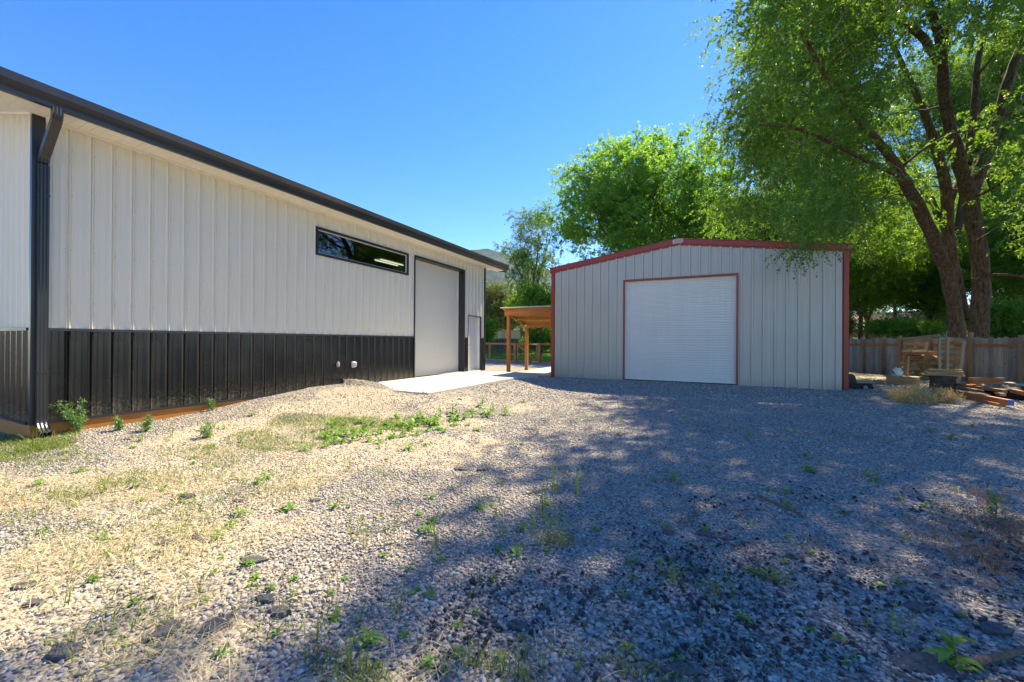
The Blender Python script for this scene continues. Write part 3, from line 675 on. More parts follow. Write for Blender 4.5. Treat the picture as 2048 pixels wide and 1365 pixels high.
# roll-up door
rl = MB(); zc = SB+.03; prof = []
P_ = .0853
while zc < DZ-.05:
    prof += [(zc, 0), (zc+.008, .016), (zc+P_-.020, .016), (zc+P_-.012, 0)]; zc += P_
V = []; yd = SY+.10
for z, o in prof: V += [(DL+.05, yd-o, z), (DR-.05, yd-o, z)]
rl.add(V, [(2*i, 2*i+1, 2*i+3, 2*i+2) for i in range(len(prof)-1)])
rdo = shb(rl, 'roll_up_door', M['curtain'])
b = MB(); b.box((DL+.05, yd-.03, SB+.0), (DR-.05, yd+.02, SB+.045)); b.build('bottom_bar', M['curtain'], rdo)
b = MB(); b.box((DL+.05, yd-.025, SB-.03), (DR-.05, yd+.015, SB-.001)); b.build('seal', M['blackplastic'], rdo)
b = MB()
b.box((DL, SY-.038, SB-.08), (DL+.055, SY+.15, DZ)); b.box((DR-.055, SY-.038, SB-.08), (DR, SY+.15, DZ)); b.box((DL+.055, SY-.038, DZ-.055), (DR-.055, SY+.15, DZ)); b.build('door_frame', M['red'], rdo)
for xa in (DL+.055, DR-.10):
    b = MB(); b.box((xa, yd-.02, SB), (xa+.045, yd-.045, DZ-.055)); b.build('guide_rail', M['curtain'], rdo)

# ------------------------------------------------------------------ timber lean-to on the shed
fy, by = 15.95, 17.75; lx = -7.98; rx = XL-.05
zf, zk = 2.44, 1.98
ln = thing('lean_to', (lx, fy, -.3), 'orange stained timber lean-to on posts beside the steel shed', 'shelter')
def lnb(mb, name, m, parent=ln):
    o = mb.build(name, m, parent); o.location = (-lx, -fy, .3) if parent is ln else (0, 0, 0); return o
for (x, y, zt) in ((lx, fy, zf-.02), (lx+.08, by, zk-.02), (rx-.07, fy, zf-.02), (rx-.07, by, zk-.02)):
    b = MB(); b.box((x-.07, y-.07, -.42), (x+.07, y+.07, zt), .006); lnb(b, 'post', M['cedar'])
for y, z in ((fy, zf), (by, zk)):
    b = MB(); b.box((lx-.16, y-.115, z-.17), (rx, y-.072, z+.06), .004); lnb(b, 'beam', M['cedarH'])
ym, zm = (fy+by)/2, (zf+zk)/2
b = MB(); b.box((lx-.05, ym-.02, zm-.10), (rx, ym+.02, zm+.055), .004); lnb(b, 'purlin', M['cedarH'])
for x in (lx-.02, rx-.03):
    b = MB(); b.beam((x, fy-.07, zf-.02), (x, by+.3, zk-.02-.08), .045, .14); lnb(b, 'rafter', M['cedarH'])
sl2 = (zf-zk)/(by-fy); y0, y1 = fy-.28, by+.4
zz = lambda y: zf+.075-sl2*(y-fy)
b = MB(); b.add([(lx-.22, y0, zz(y0)), (rx, y0, zz(y0)), (rx, y1, zz(y1)), (lx-.22, y1, zz(y1)), (lx-.22, y0, zz(y0)+.015), (rx, y0, zz(y0)+.015), (rx, y1, zz(y1)+.015), (lx-.22, y1, zz(y1)+.015)], [(0, 3, 2, 1), (4, 5, 6, 7), (0, 1, 5, 4), (1, 2, 6, 5), (2, 3, 7, 6), (3, 0, 4, 7)]); lnb(b, 'sheathing', M['osb'])
b = MB(); V = []
x = lx-.26; k = 0
while x < rx+.001:
    for y in (y0-.04, y1+.03): V.append((x, y, zz(y)+.022+(.02 if k % 2 else 0)))
    x += .042; k += 1
F = [(2*i, 2*i+2, 2*i+3, 2*i+1) for i in range(k-1)]; b.add(V, F)
b.box((lx-.27, y0-.045, zz(y0)+.002), (rx, y0-.041, zz(y0)+.05))
lnb(b, 'roof_sheet', M['galv'])
for x, y, z in ((lx+.03, ym-.03, zm-.05), (lx+.06, by-.12, zk-.08)):
    b = MB(); b.box((x, y-.02, z-.04), (x+.06, y+.02, z+.04)); lnb(b, 'bracket', M['galv'])
# ------------------------------------------------------------------ rail fence and gate beyond the lean-to
q1, q2, q3 = onz(980, 721, -.32), onz(1030, 726, -.34), onz(1078.5, 727, -.34)
dv = (q1-q2)/np.linalg.norm((q1-q2)[:2]); dv[2] = 0; q0 = q1+dv*3.2; e_ = (q3-q2)/np.linalg.norm(q3-q2); q4 = q3+e_*2.6; q5 = q4+e_*2.6
rfz = thing('rail_fence', (q1[0], q1[1], -.32), 'low orange timber rail fence with wire mesh by the lawn', 'fence')
def rfb(mb, name, m, parent=rfz): o = mb.build(name, m, parent); o.location = (-q1[0], -q1[1], .32) if parent is rfz else (0, 0, 0); return o
HT = 1.36
for p in (q0, q1, q2, q3, q4, q5):
    b = MB(); b.box((p[0]-.085, p[1]-.085, -.5), (p[0]+.085, p[1]+.085, -.33+HT+.02), .01); rfb(b, 'post', M['railpost'])
for a, c in ((q0, q1), (q1, q2), (q3, q4), (q4, q5)):
    for h, t in ((HT-.07, .13), (.08, .13)):
        b = MB(); b.beam((a[0], a[1], -.33+h), (c[0], c[1], -.33+h), .045, t); rfb(b, 'rail', M['railpost'])
    b = MB(); L_ = np.linalg.norm((c-a)[:2])
    for h in np.arange(.2, HT-.1, .14): b.tube([(a[0], a[1], -.33+h), (c[0], c[1], -.33+h)], .004, 3)
    for k in np.arange(.12, L_, .15): p = a+(c-a)*k/L_; b.tube([(p[0], p[1], -.25), (p[0], p[1], -.33+HT-.1)], .004, 3)
    rfb(b, 'wire_mesh', M['wire'])
gt_ = thing('fence_gate', (q2[0], q2[1], -.33), 'timber gate with diagonal brace and steel hinges in rail fence', 'gate')
def gtb(mb, name, m): o = mb.build(name, m, gt_); o.location = (-q2[0], -q2[1], .33); return o
ga = q2+e_*.13; gb = q3-e_*.13
for h in (HT-.07, .1):
    b = MB(); b.beam((ga[0], ga[1], -.33+h), (gb[0], gb[1], -.33+h), .04, .13); gtb(b, 'rail', M['railpost'])
for p in (ga+e_*.05, gb-e_*.05):
    b = MB(); b.beam((p[0], p[1]-.001, -.33+.165), (p[0], p[1]-.001, -.33+HT-.135), .04, .09, up=tuple(e_)); gtb(b, 'stile', M['railpost'])
b = MB(); b.beam((ga[0]+.05, ga[1]-.05, -.33+HT-.1), (gb[0]-.05, gb[1]-.05, -.33+.12), .035, .11); gtb(b, 'brace', M['railpost'])
for h in (HT-.07, .1):
    b = MB(); b.beam(tuple(gb-e_*.35+np.array([0, -.05, -.33+h-gb[2]])), tuple(gb+e_*.15+np.array([0, -.05, -.33+h-gb[2]])), .012, .07); gtb(b, 'hinge', M['galv'])
# ------------------------------------------------------------------ board fences
def board_fence(name, A, B, h, z0, m, label, bw=.14, post=None, rails=(), postside=1, rise=.0, seed=1, zfun=None, gap=.004):
    A = np.array(A[:2], float); B = np.array(B[:2], float); L_ = np.linalg.norm(B-A); d = (B-A)/L_; nn = np.array([d[1], -d[0]])*postside
    f = thing(name, (A[0], A[1], z0), label, 'fence'); r = np.random.default_rng(seed); b = MB(); k = 0.
    while k < L_:
        w_ = bw*(.94+.1*r.random()); hh = h*(1+.012*r.normal()); off = .004*r.normal(); p = d*k+nn*off; q = d*(k+w_-gap)+nn*off
        t = nn*.018
        V = [(p[0], p[1], -.15), (q[0], q[1], -.15), (q[0]-t[0], q[1]-t[1], -.15), (p[0]-t[0], p[1]-t[1], -.15)]
        V += [(x, y, hh) for x, y, z in V]
        b.add(V, [(0, 1, 5, 4), (1, 2, 6, 5), (2, 3, 7, 6), (3, 0, 4, 7), (4, 5, 6, 7)]); k += w_
    b.build('panel', m, f)
    for hr in rails:
        b = MB(); b.beam((nn[0]*.03, nn[1]*.03, hr), (d[0]*L_+nn[0]*.03, d[1]*L_+nn[1]*.03, hr), .04, .09); b.build('rail', M['rail'], f)
    if post:
        for k in (post if isinstance(post, list) else np.arange(post[1], L_, post[0])):
            c = d*k+nn*.075; hh = h+.16*r.random()**1.5+(.16 if abs(k-L_*.0-POSTS[3]) < .01 else 0)
            b = MB(); b.beam((c[0], c[1], -.2), (c[0], c[1], hh), .09, .09, up=(d[0], d[1], 0)); b.build('post', M['post'], f)
    return f
def fence_s(px):
    d = ray(px, 690); t_ = np.linalg.solve(np.array([[d[0], -FD[0]], [d[1], -FD[1]]]), FA-FD*9); return t_[1]
POSTS = [fence_s(px) for px in (2330, 2180, 2046, 1946, 1862, 1804, 1766, 1728, 1690)]
FA3 = FA-FD*9; FB3 = FB+FD*9
board_fence('board_fence', FA3, FB3, 1.64, -.28, M['greywood'], 'weathered plank fence with reddish rail and posts behind the wood pile', post=POSTS, rails=(1.36,), postside=-1, seed=4)
fA = np.array([-21.8, 41.3]); fBd = np.array([-17.9, 44.2])-fA; fBd /= np.linalg.norm(fBd)
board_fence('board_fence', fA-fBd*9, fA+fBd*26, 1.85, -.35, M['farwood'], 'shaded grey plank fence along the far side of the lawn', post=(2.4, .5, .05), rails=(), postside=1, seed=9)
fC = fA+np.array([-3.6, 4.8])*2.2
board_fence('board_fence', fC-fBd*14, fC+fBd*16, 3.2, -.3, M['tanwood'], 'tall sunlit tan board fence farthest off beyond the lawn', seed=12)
# lawn
def lawn():
    A = q0+np.array([0, .4, 0]); B = q5+np.array([0, .4, 0]); V = []
    pts = [A-np.array([6, -3, 0]), A, q2+np.array([0, .4, 0]), q3+np.array([0, .4, 0]), B, B+np.array([6, 8, 0]), np.array([*(fA+fBd*20), 0])-np.array([0, 1., 0]), np.array([*(fA-fBd*7), 0])-np.array([0, 1., 0])]
    V = [(p[0], p[1], -.285) for p in pts]
    b = MB(); b.add(V, [tuple(range(len(V)))]); o = b.build('lawn', simple('lawn_soil', (.05, .15, .02), .95, .1, 0, .3, 20)); o['kind'] = 'structure'
    return np.array([v[:2] for v in V])
LAWN = lawn()
def in_poly(P, poly):
    x, y = P[:, 0], P[:, 1]; c = np.zeros(len(P), bool); j = len(poly)-1
    for i in range(len(poly)):
        xi, yi = poly[i]; xj, yj = poly[j]
        c ^= ((yi > y) != (yj > y)) & (x < (xj-xi)*(y-yi)/(yj-yi+1e-12)+xi); j = i
    return c

# ------------------------------------------------------------------ vegetation generators
def unit(v): return v/(np.linalg.norm(v, axis=-1, keepdims=True)+1e-9)
def leaf_sprays(A, O, n, tl, ll, lw, droop, rng, spread=.9, curl=.25):
    """A anchors (N,3), O outward (N,3): leafy twigs, n leaves each -> verts, quads"""
    N = len(A); d = unit(O*.9+rng.normal(0, .5, (N, 3))+np.array([0, 0, -droop])); L_ = tl*(.6+.8*rng.random(N))
    t = (np.arange(n)[None]+rng.random((N, n)))/n
    P = A[:, None]+d[:, None]*(L_[:, None]*t)[..., None]; P[..., 2] -= droop*.45*L_[:, None]*t**2
    sd = unit(np.cross(d, rng.normal(0, 1, (N, 3)))); sd = np.repeat(sd[:, None], n, 1)*np.where(np.arange(n) % 2, 1, -1)[None, :, None]
    ld = unit(d[:, None]*.5+sd*spread+rng.normal(0, .45, (N, n, 3))+np.array([0, 0, -.15-droop*.3]))
    nn = unit(rng.normal(0, .75, (N, n, 3))+np.array([0, 0, .8])); wv = unit(np.cross(ld, nn)); nn = np.cross(wv, ld)
    s = (.7+.6*rng.random((N, n, 1))); l = ll*s; w_ = lw*s
    V = np.stack([P, P+ld*l*.45+wv*w_*.5, P+ld*l-nn*l*curl, P+ld*l*.45-wv*w_*.5], 2).reshape(-1, 3)
    return V, np.arange(len(V)).reshape(-1, 4), (A, d, L_)
def fib(n, rng): return unit(rng.normal(0, 1, (n, 3)))
def crown_mesh(name, C, r, ntw, nl, tl, ll, lw, droop, rng, flat=.75, shell=.45):
    N = len(C); u = fib(N*ntw, rng); rr = rng.random(N*ntw)**shell; A = np.repeat(C, ntw, 0)+u*np.array([1, 1, flat])*(np.repeat(r, ntw)*rr)[:, None]
    V, F, tw = leaf_sprays(A, u, nl, tl, ll, lw, droop, rng)
    return mesh_np(name, V, [F]), tw
def limb(mb, pts, r0, r1, sides=9, rough=.12, rng=RNG, sub=4):
    P = np.array(pts, float); n = len(P)
    # catmull-rom
    Q = np.vstack([2*P[0]-P[1], P, 2*P[-1]-P[-2]]); out = []
    for i in range(n-1):
        a, b, c, d = Q[i:i+4]
        for t in np.arange(sub)/sub: out.append(.5*((2*b)+(-a+c)*t+(2*a-5*b+4*c-d)*t*t+(-a+3*b-3*c+d)*t**3))
    out.append(P[-1]); out = np.array(out); m_ = len(out); s_ = np.linspace(0, 1, m_)
    r = (r0+(r1-r0)*s_**.8) if np.isscalar(r0) else np.interp(s_, np.linspace(0, 1, len(r0)), r0)
    jit = rng.normal(0, 1, out.shape)*r[:, None]*rough; jit[0] = jit[-1] = 0; out = out+jit
    V, F = tube_np(out, r*(1+rough*rng.normal(0, .5, m_)), sides)
    V = V+rng.normal(0, 1, V.shape)*np.repeat(r, sides)[:, None]*.05
    mb.add(V, F, True); return out, r
def connect(mb, nodes, C, rng, r=.05, sag=.12, sides=5, rr=None):
    """join every clump centre to the closest grown node with a curved branch"""
    nodes = np.array(nodes); nd = list(nodes); base = nodes.mean(0)
    order = np.argsort(np.min(np.linalg.norm(C[:, None]-nodes[None, ::3], axis=2), axis=1))
    NA = np.zeros((len(nodes)+len(C)*3, 3)); NA[:len(nodes)] = nodes; cnt = len(nodes); NR = np.zeros(len(NA)); NR[:cnt] = r if rr is None else rr
    for i in order:
        c = C[i]; d = np.linalg.norm(NA[:cnt]-c, axis=1)+np.maximum(0, NA[:cnt, 2]-c[2]+.0)*.35; j = int(np.argmin(d)); a = NA[j]; L_ = np.linalg.norm(c-a)
        if L_ < .25: continue
        m1 = a+(c-a)*.35+np.array([0, 0, sag*L_])+rng.normal(0, .06*L_, 3); m2 = a+(c-a)*.7+np.array([0, 0, sag*L_*.8])+rng.normal(0, .06*L_, 3)
        P = np.array([a, m1, m2, c]); r0 = max(.008, min(NR[j]*.7, .012+.018*L_)); R_ = np.linspace(r0, r0*.35, 4)
        V, F = tube_np(P, R_, sides); mb.add(V, F, True)
        NA[cnt:cnt+3] = P[1:]; NR[cnt:cnt+3] = R_[1:]; cnt += 3

def clumps_in(center, rads, n, rng, p=2., shell=.5, mind=.0, keep=None):
    out = []; center = np.array(center); rads = np.array(rads)
    tries = 0
    while len(out) < n and tries < 60:
        tries += 1
        u = fib(n, rng); k = rng.random(n)**shell
        if p != 2:   # superellipsoid in z
            s_ = (np.hypot(u[:, 0], u[:, 1])**p+np.abs(u[:, 2])**p)**(1/p); u = u/s_[:, None]
        c = center+u*rads*k[:, None]
        for v in c:
            if len(out) >= n: break
            if keep is not None and not keep(v): continue
            if mind and out and np.min(np.linalg.norm(np.array(out)-v, axis=1)) < mind: continue
            out.append(v)
    return np.array(out)
def tree(name, base, h, center, rads, nclump, cr, ntw, nl, ll, lw, m, label, seed, bark='bark2', trunk_r=.16, droop=.2, tl=.6, p=2., nlimb=5, keep=None, fork=.35, flat=.7, cat='tree', group=None, shell=.45):
    rng = np.random.default_rng(seed); base = np.array(base, float); center = np.array(center, float)
    t = thing(name, base, label, cat, group); mb = MB(); nodes = []; nr = []
    fk = base+(center-base)*np.array([fork, fork, fork*.9]); fk[2] = base[2]+fork*(center[2]-base[2])
    o, r = limb(mb, [base-np.array([0, 0, .2])-base, (base+fk)/2+rng.normal(0, .05, 3)*h*.1-base, fk-base], [trunk_r*1.25, trunk_r, trunk_r*.8], 0, 9, .06, rng); nodes += list(o[3:]); nr += list(r[3:])
    for i in range(nlimb):
        a = 2*PI*i/nlimb+rng.random(); e = center+np.array([math.cos(a)*rads[0], math.sin(a)*rads[1], (.1+.6*rng.random())*rads[2]])*.62
        o, r = limb(mb, [fk-base, fk-base+(e-fk)*.3+np.array([0, 0, .08*h*rng.random()]), fk-base+(e-fk)*.65+rng.normal(0, .03*h, 3), e-base], trunk_r*.62, trunk_r*.14, 7, .08, rng); nodes += list(o); nr += list(r)
    C = clumps_in(center-base, rads, nclump, rng, p, .42, cr*.45, (lambda v: keep(v+base)) if keep else None)
    connect(mb, nodes, C, rng, rr=nr)
    mb.build('trunk', M[bark], t)
    me, tw = crown_mesh('crown', C, cr*(.65+.7*rng.random(len(C))), ntw, nl, tl, ll, lw, droop, rng, flat, shell)
    obj('crown', me, M[m], t); return t

# ------------------------------------------------------------------ the big elm
def elm():
    rng = np.random.default_rng(21); b0 = dep(1935, 700, 17.1); b0[2] = -.3
    t = thing('elm_tree', b0, 'huge elm with several brown trunks and drooping crown behind the plank fence', 'tree')
    mb = MB(); nodes = []; nr = []
    def L_(pts, r, sides=12):
        P = [dep(p[0], p[1], p[2]+1.6*sstep(11, 15, p[2]))-b0 for p in pts]; r = [v*1.1 for v in r]
        o, rr = limb(mb, P, r, 0, sides, .05, rng); nodes.extend(o[len(o)//3:]); nr.extend(rr[len(o)//3:]); return o
    L_([(1962, 740, 15.6), (1958, 670, 15.6), (1962, 560, 15.6), (1948, 450, 15.5), (1938, 385, 15.5)], [.36, .29, .26, .24, .24], 16)
    L_([(1938, 395, 15.5), (1915, 310, 15.2), (1893, 230, 15), (1884, 150, 14.8), (1880, 80, 14.6), (1862, 20, 14.4), (1838, -80, 14.2), (1830, -260, 13.8)], [.24, .2, .17, .16, .14, .11, .08, .04])
    L_([(1882, 110, 14.7), (1895, 40, 14.6), (1912, -60, 14.6), (1940, -220, 15)], [.12, .11, .09, .05])
    L_([(1884, 140, 14.8), (1850, 80, 14.3), (1808, 45, 13.7), (1750, 5, 13), (1670, -70, 12.2), (1600, -160, 11.6)], [.13, .12, .1, .085, .06, .035])
    L_([(1940, 395, 15.5), (1968, 320, 15.8), (1995, 240, 16), (2020, 150, 16.2), (2052, 70, 16.4), (2095, -40, 16.5), (2160, -220, 17)], [.23, .19, .17, .16, .13, .1, .05])
    L_([(1992, 250, 16), (2040, 215, 15.6), (2110, 170, 15)], [.09, .075, .05])
    L_([(1935, 330, 15.8), (1950, 200, 16.6), (1958, 110, 17), (1990, 20, 17.5), (2010, -120, 18)], [.13, .11, .1, .08, .04])
    L_([(1912, 740, 15.4), (1913, 650, 15.4), (1897, 560, 15.2), (1870, 490, 14.8), (1835, 410, 14.3), (1802, 350, 13.8), (1780, 312, 13.4), (1720, 240, 12.6), (1650, 150, 11.9), (1590, 40, 11.4)], [.27, .22, .21, .2, .18, .155, .13, .09, .065, .035], 14)
    L_([(1802, 352, 13.8), (1760, 335, 13), (1690, 300, 12.2), (1600, 260, 11.6), (1520, 250, 11.4)], [.08, .07, .055, .04, .025])
    L_([(1925, 640, 16.4), (1897, 480, 17), (1893, 380, 17.2), (1872, 300, 17.3), (1850, 230, 17.4), (1800, 120, 17.6), (1740, -20, 17.8)], [.24, .2, .19, .15, .13, .09, .04])
    L_([(1895, 400, 17.2), (1930, 330, 18), (1960, 200, 19)], [.1, .09, .06])
    L_([(1945, 560, 15.6), (1990, 550, 15.2), (2060, 555, 14.8)], [.07, .06, .04], 8)
    def keep(v):
        px, py, z = proj(v+b0)
        if z < 4: return False
        P = v+b0; sh_ = P-np.array(sd)*(P[2]+.25)/sd[2]; sx, sy, sz = proj(sh_-(.15+1.05*float(sstep(3.2, 6., (sh_-CAM)@_F)))*_R)
        if sz > .6 and sy < 1500:
            lim = np.interp(sy, [700, 790, 850, 900, 950, 1030, 1100, 1170, 1250, 1300, 1365, 1500], [1350, 1170, 1040, 960, 890, 830, 820, 760, 560, 440, 300, 200])
            if sx < lim: return False
            if sx < lim+120 and rng.random() < .5: return False
            if not (px > 1740 and z > 16.4) and rng.random() < (.52 if sx < 1500 and sy < 1010 else .36): return False
            if 1730 < sx-90 < 1960 and 755 < sy < 845: return False
            if 1700 < sx < 2150 and sy < 830 and rng.random() < .5: return False
        elif sh_[0] < -2.2: return False
        if 1740 < px < 2120 and py > -30 and z < 16.4: return rng.random() < .05
        if px < 1392: return False
        if py > 500 or (py > 435 and z < 16. and px < 1740): return False
        if px < 1455 and py > 330: return rng.random() < .3
        if py > 440 and px < 1700: return z < 14.3 or rng.random() < .3
        return vn(v)
    def vn(v): return fbm(np.array(v[0]*.22+v[2]*.13+50.), np.array(v[1]*.22-v[2]*.17+80.), 2) > .36
    C = clumps_in(np.array([8.0, 19.3, 11.2])-b0, (9.1, 9.6, 9.2), 840, rng, 3., .38, .66, keep)
    ex = [(1590, 495, 10.6), (1622, 490, 10.4), (1640, 462, 10.6), (1600, 452, 10.8), (1660, 420, 11), (1640, 400, 11.2), (1590, 410, 11), (1690, 440, 11.6)]
    C2 = np.array([dep(*p)-b0 for p in ex]); connect(mb, nodes, np.vstack([C, C2]), rng, rr=nr)
    mb.build('trunk', M['bark'], t)
    r = .95*(.55+.8*rng.random(len(C)))
    me1, tw = crown_mesh('crown', C, r, 38, 18, .5, .105, .056, .28, rng, .7, .55)
    obj('crown', me1, M['elm'], t)
    me2, tw2 = crown_mesh('hanging_sprays', C2, np.array([.26, .26, .32, .34]+[.42]*4), 22, 14, .5, .085, .042, .7, rng, .8, .5)
    obj('hanging_sprays', me2, M['elm'], t)
    # bare, pale dead twigs among the leaves
    A, d, Ln = tw; k = rng.choice(len(A), 1500, replace=False); Vs = []; Fs = []; n0 = 0
    for i in k:
        a = A[i]; e = unit(d[i]+rng.normal(0, .5, 3)); l = Ln[i]*(.8+1.2*rng.random()); P = np.array([a, a+e*l*.5+rng.normal(0, .08, 3), a+e*l+np.array([0, 0, -.35*l])]); V, F = tube_np(P, np.array([.008, .006, .003])*(1+rng.random()), 3); Vs.append(V); Fs.append(F+n0); n0 += len(V)
    obj('dead_twigs', mesh_np('dead_twigs', np.concatenate(Vs), [np.concatenate(Fs)], True), M['twig'], t)
elm()

# ------------------------------------------------------------------ other trees
def at_px(px, depth, z=-.3): p = dep(px, 684, depth); return np.array([p[0], p[1], z])
def ctr(px, py, depth): return dep(px, py, depth)
def tree_k(name, px, py, d, d0, bpx, rads, nc, cr, ntw, nl, ll, lw, m, label, seed, trunk_r=.15, tl=.6, **k):
    f = d/d0   # same tree, scaled to the distance it stands at
    tree(name, at_px(bpx, d), 10, ctr(px, py, d), tuple(v*f for v in rads), nc, cr*f, ntw, nl, ll*f, lw*f, m, label, seed, trunk_r=trunk_r*f, tl=tl*f, **k)
tree_k('locust_tree', 1265, 405, 42, 29, 1288, (6.7, 5.0, 4.9), 250, .9, 40, 13, .16, .09, 'locust', 'broad bright green tree rising behind the steel shed roof', 31, trunk_r=.22, tl=.45, droop=0, nlimb=8, fork=.45, keep=lambda v: fbm(np.array(v[0]*.16+v[2]*.09+3.), np.array(v[1]*.12-v[2]*.15+8.), 2) > .24)
tree_k('locust_tree', 1445, 468, 40, 33, 1420, (3.7, 3.5, 3.2), 120, 1.0, 32, 12, .15, .07, 'locust', 'bright green tree between the broad tree and the elm, above shed roof', 32, trunk_r=.14, droop=.25, nlimb=5)
tree_k('poplar_tree', 1060, 503, 48, 36, 1068, (3.2, 2.6, 3.7), 60, .72, 26, 12, .15, .08, 'loose', 'loose grey green tree with forked dark trunk left of the steel shed', 33, trunk_r=.24, droop=.35, nlimb=4, fork=.5)
tree_k('small_tree', 1080, 603, 43, 31, 1082, (1.7, 1.6, 1.4), 40, .55, 30, 11, .16, .1, 'bush', 'small bright leafy tree above the lean-to roof', 34, trunk_r=.08, droop=.3, nlimb=4)
tree_k('juniper_tree', 984, 622, 66, 50, 985, (2.5, 2.5, 3.4), 90, .8, 34, 14, .17, .06, 'oliveleaf', 'olive green bushy tree beyond the lawn beside the white workshop', 35, trunk_r=.2, droop=-.2, nlimb=4)
tree_k('juniper_tree', 1020, 632, 68, 54, 1022, (2.0, 2., 1.9), 50, .8, 30, 14, .17, .06, 'oliveleaf', 'lower olive green tree just left of the lean-to post', 36, trunk_r=.18, droop=-.2, nlimb=4)
tree_k('small_tree', 968, 668, 44, 42, 970, (1.5, 1.3, 1.5), 34, .5, 30, 11, .15, .09, 'bush', 'bright lime green bush tree by the workshop corner, before the olive tree', 37, trunk_r=.07, droop=0, nlimb=4)
tree_k('small_tree', 1083, 672, 44, 42, 1082, (2.1, 1.4, 1.4), 50, .5, 30, 11, .15, .09, 'dark', 'low spreading tree with thin trunk in front of the far plank fence', 38, trunk_r=.09, droop=.1, nlimb=5)
tree_k('small_tree', 1047, 610, 50, 44, 1040, (1.6, 1.5, 1.5), 40, .6, 30, 12, .16, .09, 'dark', 'dark green tree under the loose grey green tree', 39, trunk_r=.1, droop=.1, nlimb=4)
tree('elm_tree', at_px(1905, 33), 14, ctr(1905, 230, 33), (7., 5., 7.), 190, 1.25, 34, 14, .14, .065, 'elm', 'tall leafy tree filling the gaps behind the forked elm limbs', 45, trunk_r=.25, droop=.3, tl=.7, nlimb=7, fork=.45)
tree('elm_tree', at_px(2120, 26), 14, ctr(2110, 200, 26), (5.5, 5., 6.5), 150, 1.2, 34, 14, .13, .06, 'elm', 'tall leafy tree at the upper right edge behind the elm', 46, trunk_r=.25, droop=.3, tl=.7, nlimb=7, fork=.45)
tree('elm_tree', at_px(1600, 37), 14, ctr(1590, 255, 37), (4.6, 4., 6.6), 150, 1.2, 34, 14, .14, .065, 'elm', 'tall leafy tree far behind the left part of the elm crown', 47, trunk_r=.25, droop=.3, tl=.7, nlimb=7, fork=.45)
tree('elm_tree', at_px(2020, 29), 14, ctr(2015, 150, 29), (5.2, 4., 5.5), 150, 1.15, 34, 14, .12, .06, 'elm', 'bright leafy tree right behind the upper right elm limbs', 48, trunk_r=.22, droop=.25, tl=.6, nlimb=7, fork=.45)
lows = [(1500, 30, 470, (3.4, 3.4, 3.2), 'dark tree close behind the right half of the shed roof'), (1600, 36, 500, (4, 4, 4.2), 'dark leafy tree behind the shed, under the elm crown'), (1722, 31, 545, (3.0, 3.0, 3.4), 'dark layered tree just right of the shed corner'),
        (1790, 38, 505, (4.2, 4, 4.6), 'tree with bright layered sprays between shed and elm trunk'), (1860, 30, 560, (2.2, 2.2, 2.4), 'dark young tree just left of the elm trunk'), (1960, 36, 470, (4.6, 4, 5.), 'leafy tree directly behind the elm trunk'),
        (2040, 27, 520, (3., 3, 3.6), 'dark tree with leaning trunk right of the elm'), (2130, 22, 480, (3., 3, 4.), 'leafy tree at the right edge of the picture behind the fence')]
lows += [(1735, 42, 577, (3.6, 2.4, 2.5), 'dark low tree filling the gap over the fence right of the shed'), (1560, 44, 470, (5.5, 5, 5.5), 'tall dark tree farthest behind the shed ridge, right side'), (1700, 46, 440, (6, 5, 7.), 'tall dark tree far behind the gap right of the shed'), (1850, 48, 430, (6.5, 5, 7.5), 'tall dark tree far behind the elm trunk, left'), (1990, 44, 430, (6.5, 5, 7.5), 'tall dark tree far behind the elm trunk, right'), (2140, 38, 430, (6, 5, 7.), 'tall dark tree far off beyond the right edge of the fence')]
for i, (px, d_, py, rr, lb) in enumerate(lows):
    tree('shade_tree', at_px(px, d_), 9, ctr(px, py, d_), rr, 120 if i < 9 else 190, 1.0 if i < 9 else 1.5, 34, 12, .15, .07, 'dark', lb, 50+i, trunk_r=.17, droop=.05, nlimb=5, flat=.45, fork=.5)
shr = [(1775, 52, 612, (3.2, 1.8, 1.5), 'distant dark shrub row seen low between shed and elm trunk'), (1680, 30, 650, (1.0, .9, .8), 'dark shrub behind the fence at the shed corner'), (1815, 33, 655, (1.6, 1.3, .7), 'dark broad shrub behind the fence between shed and elm'), (1770, 27, 655, (1., .9, .35), 'low bright shrub reaching over the plank fence near the pallets'), (1835, 25, 660, (.9, .8, .35), 'low shrub with bright sprays left of the elm base'), (2010, 19.5, 640, (1.2, 1.2, 1.), 'shrub in light green right of the elm base'), (1900, 30, 640, (1.6, 1.4, 1.3), 'dark shrub behind the elm base'), (2090, 20, 640, (1.6, 1.4, 1.4), 'dark shrub beyond the fence at the right edge')]
for i, (px, d_, py, rr, lb) in enumerate(shr):
    tree('shrub', at_px(px, d_), 2, ctr(px, py, d_), rr, 26, .42, 28, 10, .13, .06, 'bush' if i in (3, 4) else 'dark', lb, 70+i, trunk_r=.05, droop=.05, nlimb=4, flat=.4, cat='shrub', tl=.45)

